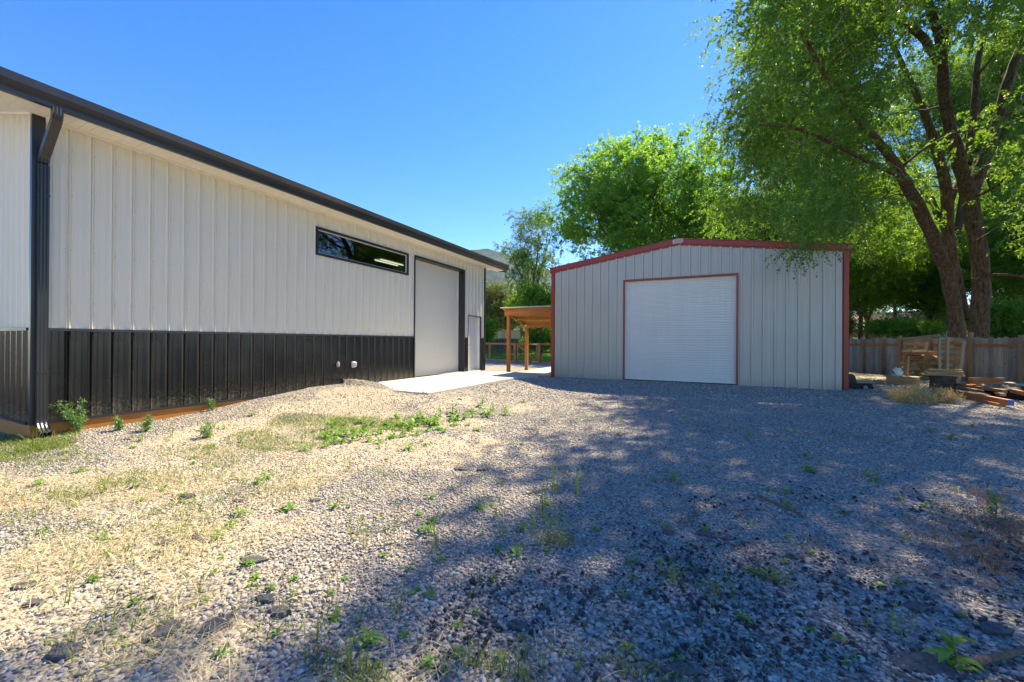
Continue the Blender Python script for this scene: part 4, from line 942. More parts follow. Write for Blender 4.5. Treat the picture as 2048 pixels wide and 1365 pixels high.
# ------------------------------------------------------------------ neighbour's house, half hidden
def house():
    c = at_px(1770, 46, -.3)
    h = thing('neighbor_house', c, 'tan house with brown shingle roof glimpsed through the trees over the fence', 'house', rz=-.5)
    b = MB(); b.box((-6, -3.5, -.2), (6, 3.5, 2.9)); b.build('wall', M['housetan'], h)
    b = MB(); b.box((1, -5.2, -.2), (5.6, -3.5, 2.7)); b.build('porch_wall', M['housewhite'], h)
    b = MB(); b.sweep([(-4.3, 2.85), (0, 4.9), (4.3, 2.85), (4.3, 3.02), (0, 5.1), (-4.3, 3.02)], (-6.6, 0, 0), (6.6, 0, 0), axes=((0, 1, 0), (0, 0, 1))); b.build('roof', M['shingle'], h)
    for x in (-4.2, -1.5):
        b = MB(); b.box((x-.55, -3.56, 1.), (x+.55, -3.5, 2.2)); w_ = b.build('window', M['housewhite'], h)
        b = MB(); b.box((x-.47, -3.575, 1.08), (x+.47, -3.561, 2.12)); b.build('pane', M['glass'], w_)
house()

# ------------------------------------------------------------------ mountains
def ridge(name, pts, depth, thick, m, seed, amp):
    """terrain sheet whose skyline passes the given pixels at the given distance"""
    r = np.random.default_rng(seed); px = np.arange(200, 2300, 9.); top = np.interp(px, [p[0] for p in pts], [p[1] for p in pts])
    n = 60; V = []
    for i, x in enumerate(px):
        p = dep(x, 684, depth); ht = (684-top[i])/FPX*depth; f = unit(np.array([p[0], p[1], 0]))
        for k in range(n):
            s_ = k/(n-1); q = p+f*(s_-1)*thick; u = x*depth/FPX*.0022+seed; v = s_*thick*.0022*1
            nzv = fbm(np.array(u*2.), np.array(v*2.), 5); rdg = 1-abs(2*fbm(np.array(u*1.2+9), np.array(v*.5+4), 4)-1)
            z = ht*(s_**1.1)*(1-.35*(1-s_)*(rdg))+amp*(nzv-.5)*s_*2*(1.-.75*s_)
            V.append((q[0], q[1], z-6))
    V = np.array(V); a = (np.arange(len(px)-1)[:, None]*n+np.arange(n-1)[None]).ravel()
    o = obj(name, mesh_np(name, V, [np.stack([a, a+n, a+n+1, a+1], -1)], True), m); o['kind'] = 'structure'
def hillmat(name, stops, scale):
    m, nt, N = mat(name); L = nt.links.new; out = N('ShaderNodeOutputMaterial'); p = N('ShaderNodeBsdfPrincipled', i_Roughness=1.); p.inputs['Specular IOR Level'].default_value = .05
    tc = N('ShaderNodeTexCoord'); nz = N('ShaderNodeTexNoise', i_Scale=scale, i_Detail=10., i_Roughness=.68); L(tc.outputs['Object'], nz.inputs['Vector']); r = ramp(N, stops); L(nz.outputs['Fac'], r.inputs[0]); L(r.outputs[0], p.inputs['Base Color']); L(p.outputs[0], out.inputs[0])
    b = N('ShaderNodeBump', i_Strength=1., i_Distance=12.); L(nz.outputs['Fac'], b.inputs['Height']); L(b.outputs[0], p.inputs['Normal']); return m
ridge('mountain', [(200, 600), (500, 560), (700, 520), (880, 508), (940, 500), (977, 498), (1000, 505), (1030, 515), (1080, 530), (1150, 560), (1300, 600), (1500, 640), (2300, 660)], 4200, 2600, hillmat('mountain_scrub', [(.38, (.015, .028, .016)), (.52, (.04, .055, .035)), (.68, (.075, .085, .07))], .008), 3, 160)
ridge('hill', [(200, 650), (700, 640), (880, 620), (960, 585), (1000, 562), (1022, 557), (1045, 562), (1100, 590), (1200, 630), (1400, 660), (2300, 672)], 1700, 1000, hillmat('hill_grass', [(.36, (.045, .085, .025)), (.5, (.13, .17, .055)), (.66, (.26, .25, .12))], .02), 8, 40)

# ------------------------------------------------------------------ wood pile by the fence
GZ = lambda p: float(gz(p[0], p[1]))
def pallet(loc, rz, lean, label, seed, slats=6, wd=1.15, ht=1.2):
    r = np.random.default_rng(seed)
    t = thing('pallet', loc, label, 'pallet', rz=rz); R = Matrix.Rotation(lean, 3, 'X')
    def B(a, b, name, m):
        mb = MB(); mb.box(a, b, .004); o = mb.build(name, m, t); o.rotation_euler = (lean, 0, 0)
    for x in (-wd/2+.03, 0., wd/2-.03): B((x-.02, 0, 0), (x+.02, .09, ht), 'stringer', M['palletgrey'])
    for k in range(slats):
        z = .02+k*(ht-.13)/(slats-1); B((-wd/2+r.normal()*.006, -.018, z), (wd/2+r.normal()*.006, -.001, z+.10), 'slat', M['pallet'])
    for z in (.02, ht/2, ht-.13): B((-wd/2, .0905, z), (wd/2, .108, z+.1), 'slat', M['pallet'])
fang = math.atan2(FD[1], FD[0])
def off(px, py, z=-.27): p = onz(px, py, z); p[2] = z; return p
pR = dep(1893, 770, 14.5); pR[2] = -.27
pL = dep(1822, 750, 16.2); pL[2] = -.27
pallet(pR, fang+PI+.05-.35, -.10, 'pale pallet standing upright behind the log stump', 1, 7, 1.0, 1.52)
pallet(pL, fang+PI-.2, -.08, 'darker upright pallet behind the firewood heap', 2, 6, 1.1, 1.45)
# loose uprights and rail of the wood rack
def plank(p, q, w_, h, label, m, name='timber', cat='timber', group=None, up=(0, 0, 1), endm=None):
    p = np.array(p, float); q = np.array(q, float)
    t = thing(name, (p[0], p[1], p[2]), label, cat, group)
    b = MB(); b.beam((0, 0, 0), q-p, w_, h, up); b.build('board', m, t)
    if endm:
        d = unit(q-p); b = MB(); b.beam(q-p-d*.0, q-p+d*.012, w_*.99, h*.99, up); b.build('painted_end', endm, t)
    return t
u1 = dep(1879, 770, 14.0); u1[2] = -.27; u2 = dep(1894, 775, 14.0); u2[2] = -.27
plank(u1, u1+np.array([.0, .03, 1.62]), .09, .05, 'grey upright stud left of two in front of the pale pallet', M['palletgrey'], up=(1, 0, 0))
plank(u2, u2+np.array([.04, .06, 1.64]), .09, .05, 'grey upright stud right of two in front of the pale pallet', M['palletgrey'], up=(1, 0, 0))
tl_ = dep(1808, 678, 16.3); tr_ = dep(1878, 671, 14.05)
plank(tl_, tr_, .04, .09, 'long grey rail laid across the top of the wood rack', M['palletgrey'])
# stump with split boards on it
st = off(1884, 788, -.28)
t = thing('log_stump', st, 'dark upright log stump in front of the pale pallet', 'stump')
b = MB(); n = 14
r_ = np.random.default_rng(5); V = []
for z, s_ in ((-.05, 1.12), (.1, 1.02), (.35, .97), (.5, .98)):
    for k in range(n): a = 2*PI*k/n; rr = .27*s_*(1+.07*r_.normal()); V.append((rr*math.cos(a), rr*math.sin(a), z))
F = [(i*n+k, i*n+(k+1) % n, (i+1)*n+(k+1) % n, (i+1)*n+k) for i in range(3) for k in range(n)]+[tuple(range(3*n, 4*n))]
b.add(V, F, True); b.build('trunk_section', M['stump'], t)
r_ = np.random.default_rng(15)
for i, (a, z) in enumerate([(0.2, .53), (.5, .58), (-.1, .63), (.3, .68)]):
    c = st+np.array([.02*i, 0, z]); d = np.array([math.cos(a-.4), math.sin(a-.4), 0])*(.42-.03*i)
    plank(c-d, c+d, .2-.02*i, .042, ['lowest', 'second lowest', 'second highest', 'topmost'][i]+' split board stacked on the log stump', M['pallet'])
# split firewood heap: every piece its own object
def firewood_mesh(seed, l=.42, r=.09):
    g_ = np.random.default_rng(seed); n = 5+seed % 2; a = np.sort(g_.random(n))*2*PI; a = np.linspace(0, 2*PI, n, endpoint=False)+g_.normal(0, .22, n); rr = r*(.7+.6*g_.random(n))
    b = MB(); V = []
    for x in (-l/2, -l/6, l/6, l/2): V += [(x+g_.normal()*.008, rr[k]*math.cos(a[k])*(1+.08*g_.normal()), rr[k]*math.sin(a[k])*(1+.08*g_.normal())) for k in range(n)]
    F = [(i*n+k, i*n+(k+1) % n, (i+1)*n+(k+1) % n, (i+1)*n+k) for i in range(3) for k in range(n)]+[tuple(range(n))[::-1], tuple(range(3*n, 4*n))]
    b.add(V, F); return b.mesh('firewood')
fwm = [firewood_mesh(i) for i in range(6)]
for me in fwm: me.materials.append(M['firewood'])
hc_ = dep(1842, 765, 15.3); hc_[2] = -.24; r_ = np.random.default_rng(8)
k = 0
for layer in range(8):
    for j in range(12-layer):
        s_ = (j-(10-layer)/2)*.155; p = hc_+np.array([FD[1]*0, 0, 0])+_R*s_*1.0+np.array([r_.normal()*.06, r_.normal()*.12, .07+layer*.115+r_.normal()*.015])
        o = D.objects.new('firewood', fwm[(k*7+layer) % 6]); link(o); o.location = p; o.rotation_euler = (r_.random()*6, r_.normal()*.25, YAW+PI/2+r_.normal()*.5); k += 1
        tag(o, 'piece of split firewood in the heap between the two pallets', 'firewood', 'firewood heaped between the pallets')
for i, (px, py, d_, l) in enumerate([(1838, 704, 15.5, .95), (1842, 709, 15.4, 1.0), (1840, 714, 15.4, .95), (1842, 719, 15.4, 1.05), (1843, 725, 15.3, 1.0)]):
    c = dep(px, py, d_); d = _R*l/2
    plank(c-d, c+d, .42, .06, ['topmost', 'second from top', 'middle', 'fourth from top', 'lowest'][i]+' split slab of the stack on top of the firewood heap', M['pallet'] if i < 1 else M['lumber'], 'wood_slab', 'wood slab')
# wooden box with a white bag
bx = off(1806, 772, -.28)
t = thing('wooden_box', bx, 'small yellowish wooden box left of the firewood heap', 'box', rz=-.5)
b = MB()
for a_, c_ in (((-.36, -.28, 0), (.36, -.255, .30)), ((-.36, .255, 0), (.36, .28, .30)), ((-.36, -.254, 0), (-.335, .254, .30)), ((.335, -.254, 0), (.36, .254, .30))): b.box(a_, c_, .004)
b.build('side', M['pallet'], t); b = MB(); b.box((-.40, -.31, .302), (.40, .31, .325), .004); b.build('lid', M['palletgrey'], t)
def lumpy(name, s_, seed, m, parent=None, loc=None, sub=3, amp=.25):
    import bmesh
    bm = bmesh.new(); bmesh.ops.create_icosphere(bm, subdivisions=sub, radius=1); g_ = np.random.default_rng(seed); o_ = g_.random(6)*20
    for v in bm.verts:
        c = v.co; f = 1+amp*(2*float(fbm(np.array(c.x*1.6+o_[0]+c.z), np.array(c.y*1.6+o_[1]-c.z*1.3), 3))-1)*1.6; v.co = (c.x*f*s_[0], c.y*f*s_[1], max(c.z, -.75)*f*s_[2])
    me = D.meshes.new(name); bm.to_mesh(me); bm.free(); me.polygons.foreach_set('use_smooth', [True]*len(me.polygons)); return obj(name, me, m, parent, loc)
o = lumpy('plastic_bag', (.10, .09, .16), 3, M['whiteplastic'], None, bx+np.array([-.14, 0, .41]), 4, .6); tag(o, 'crumpled white plastic bag on the wooden box', 'bag')
plank(bx+np.array([.12, .1, .33]), bx+np.array([.16, .16, .98]), .22, .04, 'brown board standing on the wooden box beside the white bag', M['pallet'], up=(1, 0, 0))
# stained lumber
def lum(px0, py0, px1, py1, z0, z1, w_, h, lb, end=True, m='lumber'):
    p = onz(px0, py0, z0); q = onz(px1, py1, z1); plank(p, q, w_, h, lb, M[m], 'lumber_beam', 'lumber', 'lumber stacked at the fence foot', endm=M['blueend'] if end else None)
lum(1906, 784, 2021, 806, -.14, -.14, .10, .12, 'front reddish beam of the lumber pile with a blue end')
lum(1910, 791, 2004, 812, -.23, -.23, .12, .09, 'lowest reddish board on the ground at the front of the lumber pile', False)
lum(1912, 769, 2010, 783, .0, -.0, .09, .07, 'middle reddish beam sloping across the lumber pile', False)
lum(1920, 776, 2006, 790, -.13, -.13, .12, .07, 'dark board under the middle beam of the lumber pile', False, 'palletgrey')
lum(1942, 772, 1974, 776, .0, .0, .1, .09, 'short beam with a blue end in the middle of the lumber pile')
lum(1941, 764, 1999, 765, .1, .1, .13, .09, 'lower of two short beams resting on top of the lumber pile')
lum(1941, 759, 2005, 759, .19, .19, .12, .08, 'upper of two short beams resting on top of the lumber pile, blue end')
lum(2012, 766, 2046, 770, .02, .02, .3, .05, 'grey flat board at the right end of the lumber pile', False, 'palletgrey')
lum(2026, 782, 2062, 790, -.02, -.02, .1, .09, 'reddish board end at the right edge of the lumber pile', False)
# a tarp-dark heap to the right of the lumber
o = lumpy('tarp_heap', (.7, .4, .2), 9, simple('black_tarp', (.012, .012, .014), .8, .2), None, onz(2055, 800, -.25)+np.array([.1, .1, .12])); tag(o, 'black tarp heap at the right end of the lumber pile', 'tarp')
# black plastic bed liner or hood at the shed corner
bp = off(1712, 779, -.27)
t = thing('mower_deck', bp, 'black plastic hooded machine part lying at the shed corner', 'machine', rz=YAW)
b = MB(); b.sweep([(-.45, 0), (-.45, .40), (-.38, .46), (-.12, .46), (-.04, .40), (0, .24), (.38, .21), (.46, .16), (.55, 0)], (0, -.02, 0), (0, .5, 0), axes=((1, 0, 0), (0, 0, 1))); b.build('hood', M['blackplastic'], t)
b = MB(); b.box((-.0, -.045, .19), (.50, .52, .225), .012); b.build('lid', M['greyplastic'], t)
b = MB(); b.tube([(.25, -.06, .06), (.25, -.03, .06)], .06, 14); b.build('wheel', M['greyplastic'], t)

# ------------------------------------------------------------------ gravel
def visible(P, m=330, zmin=.3):
    px, py, z = proj(np.column_stack([P, gz(P[:, 0], P[:, 1])])); return (z > zmin) & (px > -m) & (px < 2048+m) & (py < 1365+260)
def ico(sub):
    import bmesh
    bm = bmesh.new(); bmesh.ops.create_icosphere(bm, subdivisions=sub, radius=1); V = np.array([v.co[:] for v in bm.verts]); F = np.array([[v.index for v in f.verts] for f in bm.faces]); bm.free(); return V, F
def blocked(x, y):
    b = (x < XW+.02)&(y > Y0-.05) | ((x < SX1+.01) & (x > SX0) & (y > SY0+.75-.3*(x+8)) & (y < SY1)) | ((y > SY-.02) & (x > XL) & (x < XR))
    return b
def pebbles(name, sub, n_per, dmin, dmax, rmin, rmax, seed, bury=.25, nvar=14, thin=True):
    g_ = np.random.default_rng(seed); BV, BF = ico(sub); var = []
    for k in range(nvar):
        o_ = g_.random(3)*9; w_ = BV*(1+.33*np.sin(BV[:, [1, 2, 0]]*2.1+o_)+.2*np.sin(BV[:, [2, 0, 1]]*3.7+o_[::-1])); var.append(w_*np.array([1, .62+.33*g_.random(), .38+.25*g_.random()]))
    var = np.array(var)
    # sample in camera sector
    A = (dmax**2-dmin**2)*2.57/2*1.4; n = int(A*n_per); de = np.sqrt(dmin**2+(dmax**2-dmin**2)*g_.random(n)); la = (g_.random(n)-.5)*2.57*1.4*de
    P = np.outer(de, _F[:2])+np.outer(la, _R[:2]); P = P[visible(P)]
    P = P[~blocked(P[:, 0], P[:, 1])]
    if thin:
        sm = straw_mask(P[:, 0], P[:, 1]); cl = fbm(P[:, 0]*.8+7, P[:, 1]*.8+2, 3); P = P[g_.random(len(P)) < (1-.55*sm)*np.clip(.55+1.1*(cl-.3), .35, 1)]
    n = len(P); r = rmin+(rmax-rmin)*g_.random(n)**2.2
    z = gz(P[:, 0], P[:, 1])+r*(.35-bury*g_.random(n))
    a = g_.random(n)*2*PI; tx, ty = g_.normal(0, .35, n), g_.normal(0, .35, n)
    V = var[g_.integers(0, nvar, n)]*r[:, None, None]
    c, s_ = np.cos(tx)[:, None], np.sin(tx)[:, None]; y_, z_ = V[..., 1]*c-V[..., 2]*s_, V[..., 1]*s_+V[..., 2]*c; x_ = V[..., 0]
    c, s_ = np.cos(ty)[:, None], np.sin(ty)[:, None]; x_, z_ = x_*c+z_*s_, -x_*s_+z_*c
    c, s_ = np.cos(a)[:, None], np.sin(a)[:, None]; x_, y_ = x_*c-y_*s_, x_*s_+y_*c
    V = np.stack([x_+P[:, 0, None], y_+P[:, 1, None], z_+z[:, None]], -1).reshape(-1, 3)
    F = (BF[None]+np.arange(n)[:, None, None]*len(BV)).reshape(-1, 3)
    return V, F
parts = [pebbles('g', 2, 4200, 1.2, 2.2, .004, .0155, 1), pebbles('g', 1, 4000, 2.2, 5., .0045, .014, 2), pebbles('g', 1, 1800, 5., 8., .006, .016, 3), pebbles('g', 1, 700, 8., 10., .008, .02, 5), pebbles('g', 1, 350, 9.5, 14.6, .012, .03, 4)]
ns_ = 420; gs = np.random.default_rng(41); uu = gs.random(ns_); ex_ = np.abs(gs.normal(0, .18, ns_)); sidee = gs.random(ns_) < .55
SPx = np.where(sidee, SX1-ex_, SX0+(SX1-SX0)*uu); SPy = np.where(sidee, SY0+(SY1-SY0)*uu, SY0+ex_); b0v, b0f = ico(1); rr_ = .005+.008*gs.random(ns_); sv_ = (b0v[None]*rr_[:, None, None]*np.array([1, .8, .6])+np.stack([SPx, SPy, rr_*.5], -1)[:, None]).reshape(-1, 3); parts.append((sv_, (b0f[None]+np.arange(ns_)[:, None, None]*12).reshape(-1, 3)))
V = []; F = []; n0 = 0
for v, f in parts: V.append(v); F.append(f+n0); n0 += len(v)
cv, cf = pebbles('g', 1, 1500, 1.25, 6., .005, .017, 9, thin=False)
nn_ = len(cv)//12; cc = cv.reshape(nn_, 12, 3).mean(1); cm = (fbm(cc[:, 0]*1.1+60, cc[:, 1]*1.1+11, 4)+.10*sstep(-.6, 1.2, cc[:, 0])-.06*sstep(2.5, 6, cc[:, 1])-.3*sstep(3.2, 5.2, cc[:, 1])+.12*RNG.normal(size=nn_) > .715) & (cc[:, 0] > -1.2)
cv = cv.reshape(nn_, 12, 3)[cm]; cv[..., 2] += .010; cf = (ico(1)[1][None]+np.arange(len(cv))[:, None, None]*12).reshape(-1, 3)
tag(obj('asphalt_crumbs', mesh_np('asphalt_crumbs', cv.reshape(-1, 3), [cf], True), pebblemat('asphalt_crumbs', [(0, (.02, .02, .022)), (.7, (.06, .06, .064)), (1, (.12, .12, .12))])), kind='stuff')
tag(obj('gravel', mesh_np('gravel', np.concatenate(V), [np.concatenate(F)], True), M['pebble']), kind='stuff')

# ------------------------------------------------------------------ grasses (uncountable)
def blades(P, z, length, width, lie, g_, dirs=None):
    """lie: 0 upright .. 1 flat"""
    n = len(P); a = g_.random(n)*2*PI; h = np.stack([np.cos(a), np.sin(a)], -1); L_ = length*(.5+g_.random(n)); f = np.clip(lie+g_.normal(0, .18, n), 0, 1.)
    d1 = np.column_stack([h*f[:, None], 1.02-f]); d1 = unit(d1); d2 = unit(np.column_stack([h*(f[:, None]*.8+.35), .8-f*1.05]))
    B = np.column_stack([P, z]); m_ = B+d1*(L_*.5)[:, None]; t = m_+d2*(L_*.5)[:, None]; t[:, 2] = np.maximum(t[:, 2], B[:, 2]+.003)
    sv = np.column_stack([-h[:, 1], h[:, 0], np.zeros(n)])*(width*(.6+.8*g_.random(n)))[:, None]*.5
    V = np.stack([B-sv, B+sv, m_+sv*.8, m_-sv*.8, t], 1).reshape(-1, 3); i = np.arange(n)[:, None]*5
    return V, [i+np.array([[0, 1, 2, 3]]), i+np.array([[3, 2, 4]])]
def scatter(n, dmin, dmax, g_):
    de = np.sqrt(dmin**2+(dmax**2-dmin**2)*g_.random(n)); la = (g_.random(n)-.5)*2.57*1.6*de; P = np.outer(de, _F[:2])+np.outer(la, _R[:2]); P = P[visible(P)]; return P[~blocked(P[:, 0], P[:, 1])]
g_ = np.random.default_rng(11)
P = np.vstack([scatter(150000, 1.2, 4, g_), scatter(190000, 4, 10, g_)]); keepm = g_.random(len(P)) < straw_mask(P[:, 0], P[:, 1])**1.3*.62*np.clip(2.2*fbm(P[:, 0]*3, P[:, 1]*3, 3)-.55, .05, 1)+.006; P = P[keepm]
V, F = blades(P, gz(P[:, 0], P[:, 1])+.012, .10, .0030, .88, g_)
tag(obj('dry_grass', mesh_np('dry_grass', V, F), M['straw']), kind='stuff')
def patch(px, py, rx_, ry_, n, g_, z=-.2):
    c = onz(px, py, z); a = g_.random(n)*2*PI; r = np.sqrt(g_.random(n)); P = np.column_stack([c[0]+rx_*r*np.cos(a), c[1]+ry_*r*np.sin(a)])
    return P[fbm(P[:, 0]*2.6+4, P[:, 1]*2.6, 3)+.14*g_.normal(size=len(P)) > .45]
pats = [(640, 850, 1.0, .6, 4600), (560, 880, .9, .5, 3600), (740, 850, .8, .5, 3800), (430, 960, 1.2, .7, 1500), (300, 1010, 1., .7, 1200), (180, 1060, .9, .6, 900), (640, 960, .9, .6, 900), (380, 1120, .6, .4, 500), (600, 1200, .4, .3, 300), (240, 1280, .4, .2, 300), (820, 845, .6, .5, 1500), (370, 905, .5, .3, 1300), (60, 885, .9, .4, 6500), (20, 905, .7, .35, 4500), (100, 900, .5, .25, 2500), (120, 925, .5, .3, 800), (160, 985, .3, .25, 350), (270, 955, .3, .2, 260), (60, 1010, .5, .3, 600), (480, 915, .6, .4, 700), (1120, 1080, .1, .12, 160), (1430, 1180, .1, .08, 220), (1340, 1150, .08, .07, 130), (1540, 1150, .08, .06, 130), (1000, 1345, .2, .06, 160), (700, 1345, .28, .08, 420), (1300, 1350, .2, .06, 140), (1010, 735, 1.6, .5, 1500), (1080, 730, .7, .5, 500), (1660, 870, .5, .3, 300), (1440, 855, .6, .4, 300), (1160, 830, .6, .5, 280), (870, 960, .7, .5, 250), (250, 1090, .7, .5, 300)]
P = np.vstack([patch(a, b_, c_, d_, n, g_, -.25) for a, b_, c_, d_, n in pats]); P = P[~blocked(P[:, 0], P[:, 1])]
V, F = blades(P, gz(P[:, 0], P[:, 1]), .062, .005, .5, g_)
tag(obj('grass', mesh_np('grass', V, F), M['greengrass']), kind='stuff')
n = 60000; lo = LAWN.min(0); hi = LAWN.max(0); P = lo+(hi-lo)*g_.random((n, 2)); P = P[in_poly(P, LAWN)]; px, py, z = proj(np.column_stack([P, np.full(len(P), -.3)])); P = P[(px > 900) & (px < 1180)]
V, F = blades(P, np.full(len(P), -.287), .09, .03, .35, g_)
tag(obj('lawn_grass', mesh_np('lawn_grass', V, F), M['lawngrass']), kind='stuff')
# leaf litter and fallen twigs under the fence line
P = scatter(60000, 10, 24, g_); fdv = (P[:, 0]-FA[0])*FN[0]+(P[:, 1]-FA[1])*FN[1]; P = P[(P[:, 0] > 3.9) & (P[:, 1] > 13) & (fdv > -6) & (fdv < -.1) & (g_.random(len(P)) < sstep(-6, -1, fdv))]
V, F = blades(P, gz(P[:, 0], P[:, 1])+.01, .13, .03, .9, g_)
tag(obj('leaf_litter', mesh_np('leaf_litter', V, F), M['straw']), kind='stuff')

# ------------------------------------------------------------------ weeds: countable plants
def rosette(seed, n=9, l=.075, w_=.022, tall=.0):
    g_ = np.random.default_rng(seed); V = []; F = []
    for k in range(n):
        a = k*2.4+g_.normal()*.3; L_ = l*(.7+.6*g_.random()); el = .35+.75*g_.random(); z0 = tall*k/n; h = np.array([math.cos(a), math.sin(a), 0]); u = np.array([0, 0, 1.]); s_ = np.array([-h[1], h[0], 0])
        c = [np.array([0, 0, z0])+(h*math.cos(el)*t+u*(math.sin(el)*t-.55*t*t))*L_ for t in (0, .35, .7, 1)]; ww = [w_*.25, w_, w_*.85, .001]; i = len(V)
        for p, wv in zip(c, ww): V += [p-s_*wv*.5-u*0, p+u*-.0, p+s_*wv*.5]
        for j in range(3):
            for q in range(2): F.append((i+3*j+q, i+3*j+q+1, i+3*j+4+q, i+3*j+3+q))
    return V, F
def mk(V, F, name): b = MB(); b.add(V, F, True); return b.mesh(name)
def barley(seed, n=9, h=.2):
    g_ = np.random.default_rng(seed); b = MB()
    for k in range(n):
        a = g_.random()*2*PI; tilt = .1+.35*g_.random(); L_ = h*(.55+.6*g_.random()); d = np.array([math.cos(a)*tilt, math.sin(a)*tilt, 1]); d /= np.linalg.norm(d); base = np.array([g_.normal()*.015, g_.normal()*.015, 0]); tip = base+d*L_
        s_ = np.array([-math.sin(a), math.cos(a), 0])
        b.add([base-s_*.0018, base+s_*.0018, tip+s_*.0012, tip-s_*.0012], [(0, 1, 2, 3)])
        if k % 2 == 0:
            e = unit(d+np.array([math.cos(a), math.sin(a), -.1])*.35); hl = .045
            for q in range(9):
                t0 = tip+e*hl*q/9; sd = unit(np.cross(e, g_.normal(0, 1, 3))); tp = t0+e*.03+sd*.009; wv = np.cross(e, sd)*.0028
                b.add([t0-wv, t0+wv, tp], [(0, 1, 2)])
        else:
            m1 = base+d*L_*.5; t = m1+unit(d+np.array([math.cos(a), math.sin(a), -.6]))*L_*.5
            b.add([base-s_*.003, base+s_*.003, m1+s_*.0035, m1-s_*.0035, t], [(0, 1, 2, 3), (3, 2, 4)])
    return b.mesh('barley_tuft')
def cheat(seed, n=16, h=.32):
    g_ = np.random.default_rng(seed); b = MB()
    for k in range(n):
        a = g_.random()*2*PI; base = np.array([g_.normal()*.03, g_.normal()*.03, 0]); hd = np.array([math.cos(a), math.sin(a), 0]); L_ = h*(.6+.6*g_.random())
        P = [base+hd*L_*.5*t*t*1.3+np.array([0, 0, L_*(t-.32*t*t)]) for t in np.linspace(0, 1, 5)]; s_ = np.array([-hd[1], hd[0], 0])
        for p, q in zip(P[:-1], P[1:]): b.add([p-s_*.001, p+s_*.001, q+s_*.001, q-s_*.001], [(0, 1, 2, 3)])
        for q in range(16):
            t0 = P[3]+(P[4]-P[3])*g_.random()*1.1; dd = unit(hd*.6+np.array([0, 0, -.75])+g_.normal(0, .35, 3)); tp = t0+dd*(.03+.03*g_.random()); wv = np.cross(dd, unit(g_.normal(0, 1, 3)))*.0035
            b.add([t0-wv*.3, t0+wv*.3, t0+(tp-t0)*.5+wv, tp], [(0, 1, 2, 3)])
    return b.mesh('cheat_tuft')
ros = [mk(*rosette(i, 8+i % 4, .07+.01*(i % 3), .02, .02*(i % 3)), 'leafy_weed') for i in range(6)]
bar = [barley(20+i) for i in range(4)]
che = [cheat(40+i) for i in range(4)]
for m_ in ros: m_.materials.append(M['weed'])
for m_ in bar: m_.materials.append(M['barley'])
for m_ in che: m_.materials.append(M['cheat'])
def put(mesh, name, px, py, sc, label, cat, group, r=RNG):
    p = onz(px, py, -.255); p = onz(px, py, GZ(p)); sc = sc*(1-.42*float(sstep(1000, 1250, py)))
    if blocked(np.array([p[0]]), np.array([p[1]]))[0]: return None
    o = D.objects.new(name, mesh); link(o); o.location = (p[0], p[1], GZ(p)+.003); o.rotation_euler = (0, 0, r.random()*6.28); o.scale = (sc,)*3; return tag(o, label, cat, group)
G1 = 'leafy weeds sprouting in the gravel'; rw = np.random.default_rng(77)
big = [(1032, 1110, 1.5, 'largest dark leafy weed in the middle of the gravel, half in shade'), (1046, 1060, 1.0, 'leafy weed just behind the largest dark weed'), (850, 1065, 1.1, 'leafy weed at the shade edge left of the large dark weed'), (1350, 965, 1.5, 'tall leafy weed in the shade left of the dead branch'), (1620, 945, 1.6, 'dark leafy weed cluster behind the dead branch'), (1612, 915, 1.2, 'dark leafy weed behind the dark weed cluster'), (578, 1020, 1.2, 'bright leafy weed on sunlit gravel left of centre'), (1262, 1128, 1., 'small bright weed in a spot of sun on the shaded gravel'), (735, 1290, 1.7, 'broad leafy weed at the bottom edge in the shade'), (832, 1185, 1.2, 'leafy weed on the shade edge near the bottom'), (1310, 965, .8, 'small weed beside the tall leafy weed in the shade'), (435, 1075, .9, 'bright weed behind the flat grey asphalt pieces'), (405, 1075, .9, 'small bright weed left of a bright weed behind asphalt pieces'), (495, 1132, .8, 'small weed at the front edge of the largest round asphalt piece'), (1945, 855, 1.6, 'leafy weed on the shaded gravel near the lumber pile'), (1900, 880, 1.3, 'leafy weed left of the weed near the lumber pile'), (1688, 1028, .9, 'small round weed right of the dead branch'), (1860, 865, 1.3, 'upright pale weed in dappled shade before the pallets'), (1770, 885, 1.0, 'weed in dappled shade in front of the shed corner'), (1750, 965, 1.1, 'leafy weed right of the weed cluster, beside a dark stick')]
for px, py, s_, lb in big: put(ros[int(rw.integers(6))], 'leafy_weed', px, py, s_, lb, 'weed', G1, rw)
clus = [(990, 855), (905, 900), (1015, 860), (930, 840), (960, 870), (1010, 830)]
for k in range(270):
    if k < 85: px = rw.normal(820, 95); py = 870-.16*(px-730)+rw.normal()*12; s_ = 1.2+1.1*rw.random(); lb = 'bright leafy weed in the green weed patch in front of the concrete slab'; gp = 'bright weeds growing before the slab'
    else: px, py = 60+rw.random()*1940, 800+540*rw.random()**1.35; s_ = .55+.65*rw.random()**2; lb = 'tiny leafy weed dotted over the open gravel yard'; gp = 'tiny weeds dotted over the gravel yard'
    put(ros[int(rw.integers(6))], 'leafy_weed', px, py, s_, lb, 'weed', gp, rw)
bl = [(990, 1040), (1000, 1075), (1080, 1060), (1095, 1075), (1110, 1050), (1120, 1090), (1090, 1040), (1075, 1090), (640, 1285), (725, 1245), (745, 1095), (710, 1090), (780, 1090), (660, 1240), (860, 1110), (795, 1240), (810, 1215), (930, 1330), (1000, 1340), (1050, 1345), (1085, 1335), (700, 1335), (740, 1350), (905, 1350), (1155, 1345), (1350, 1170), (1430, 1200), (1470, 1190), (1805, 1285), (1790, 1270), (60, 900), (130, 895), (210, 985), (340, 880), (280, 885), (420, 880), (15, 975), (80, 965), (340, 955), (700, 940), (620, 905), (1150, 990), (1100, 975), (330, 1265), (120, 1215), (395, 1190), (580, 1200), (1660, 800), (1310, 815), (1240, 845), (1080, 870)]
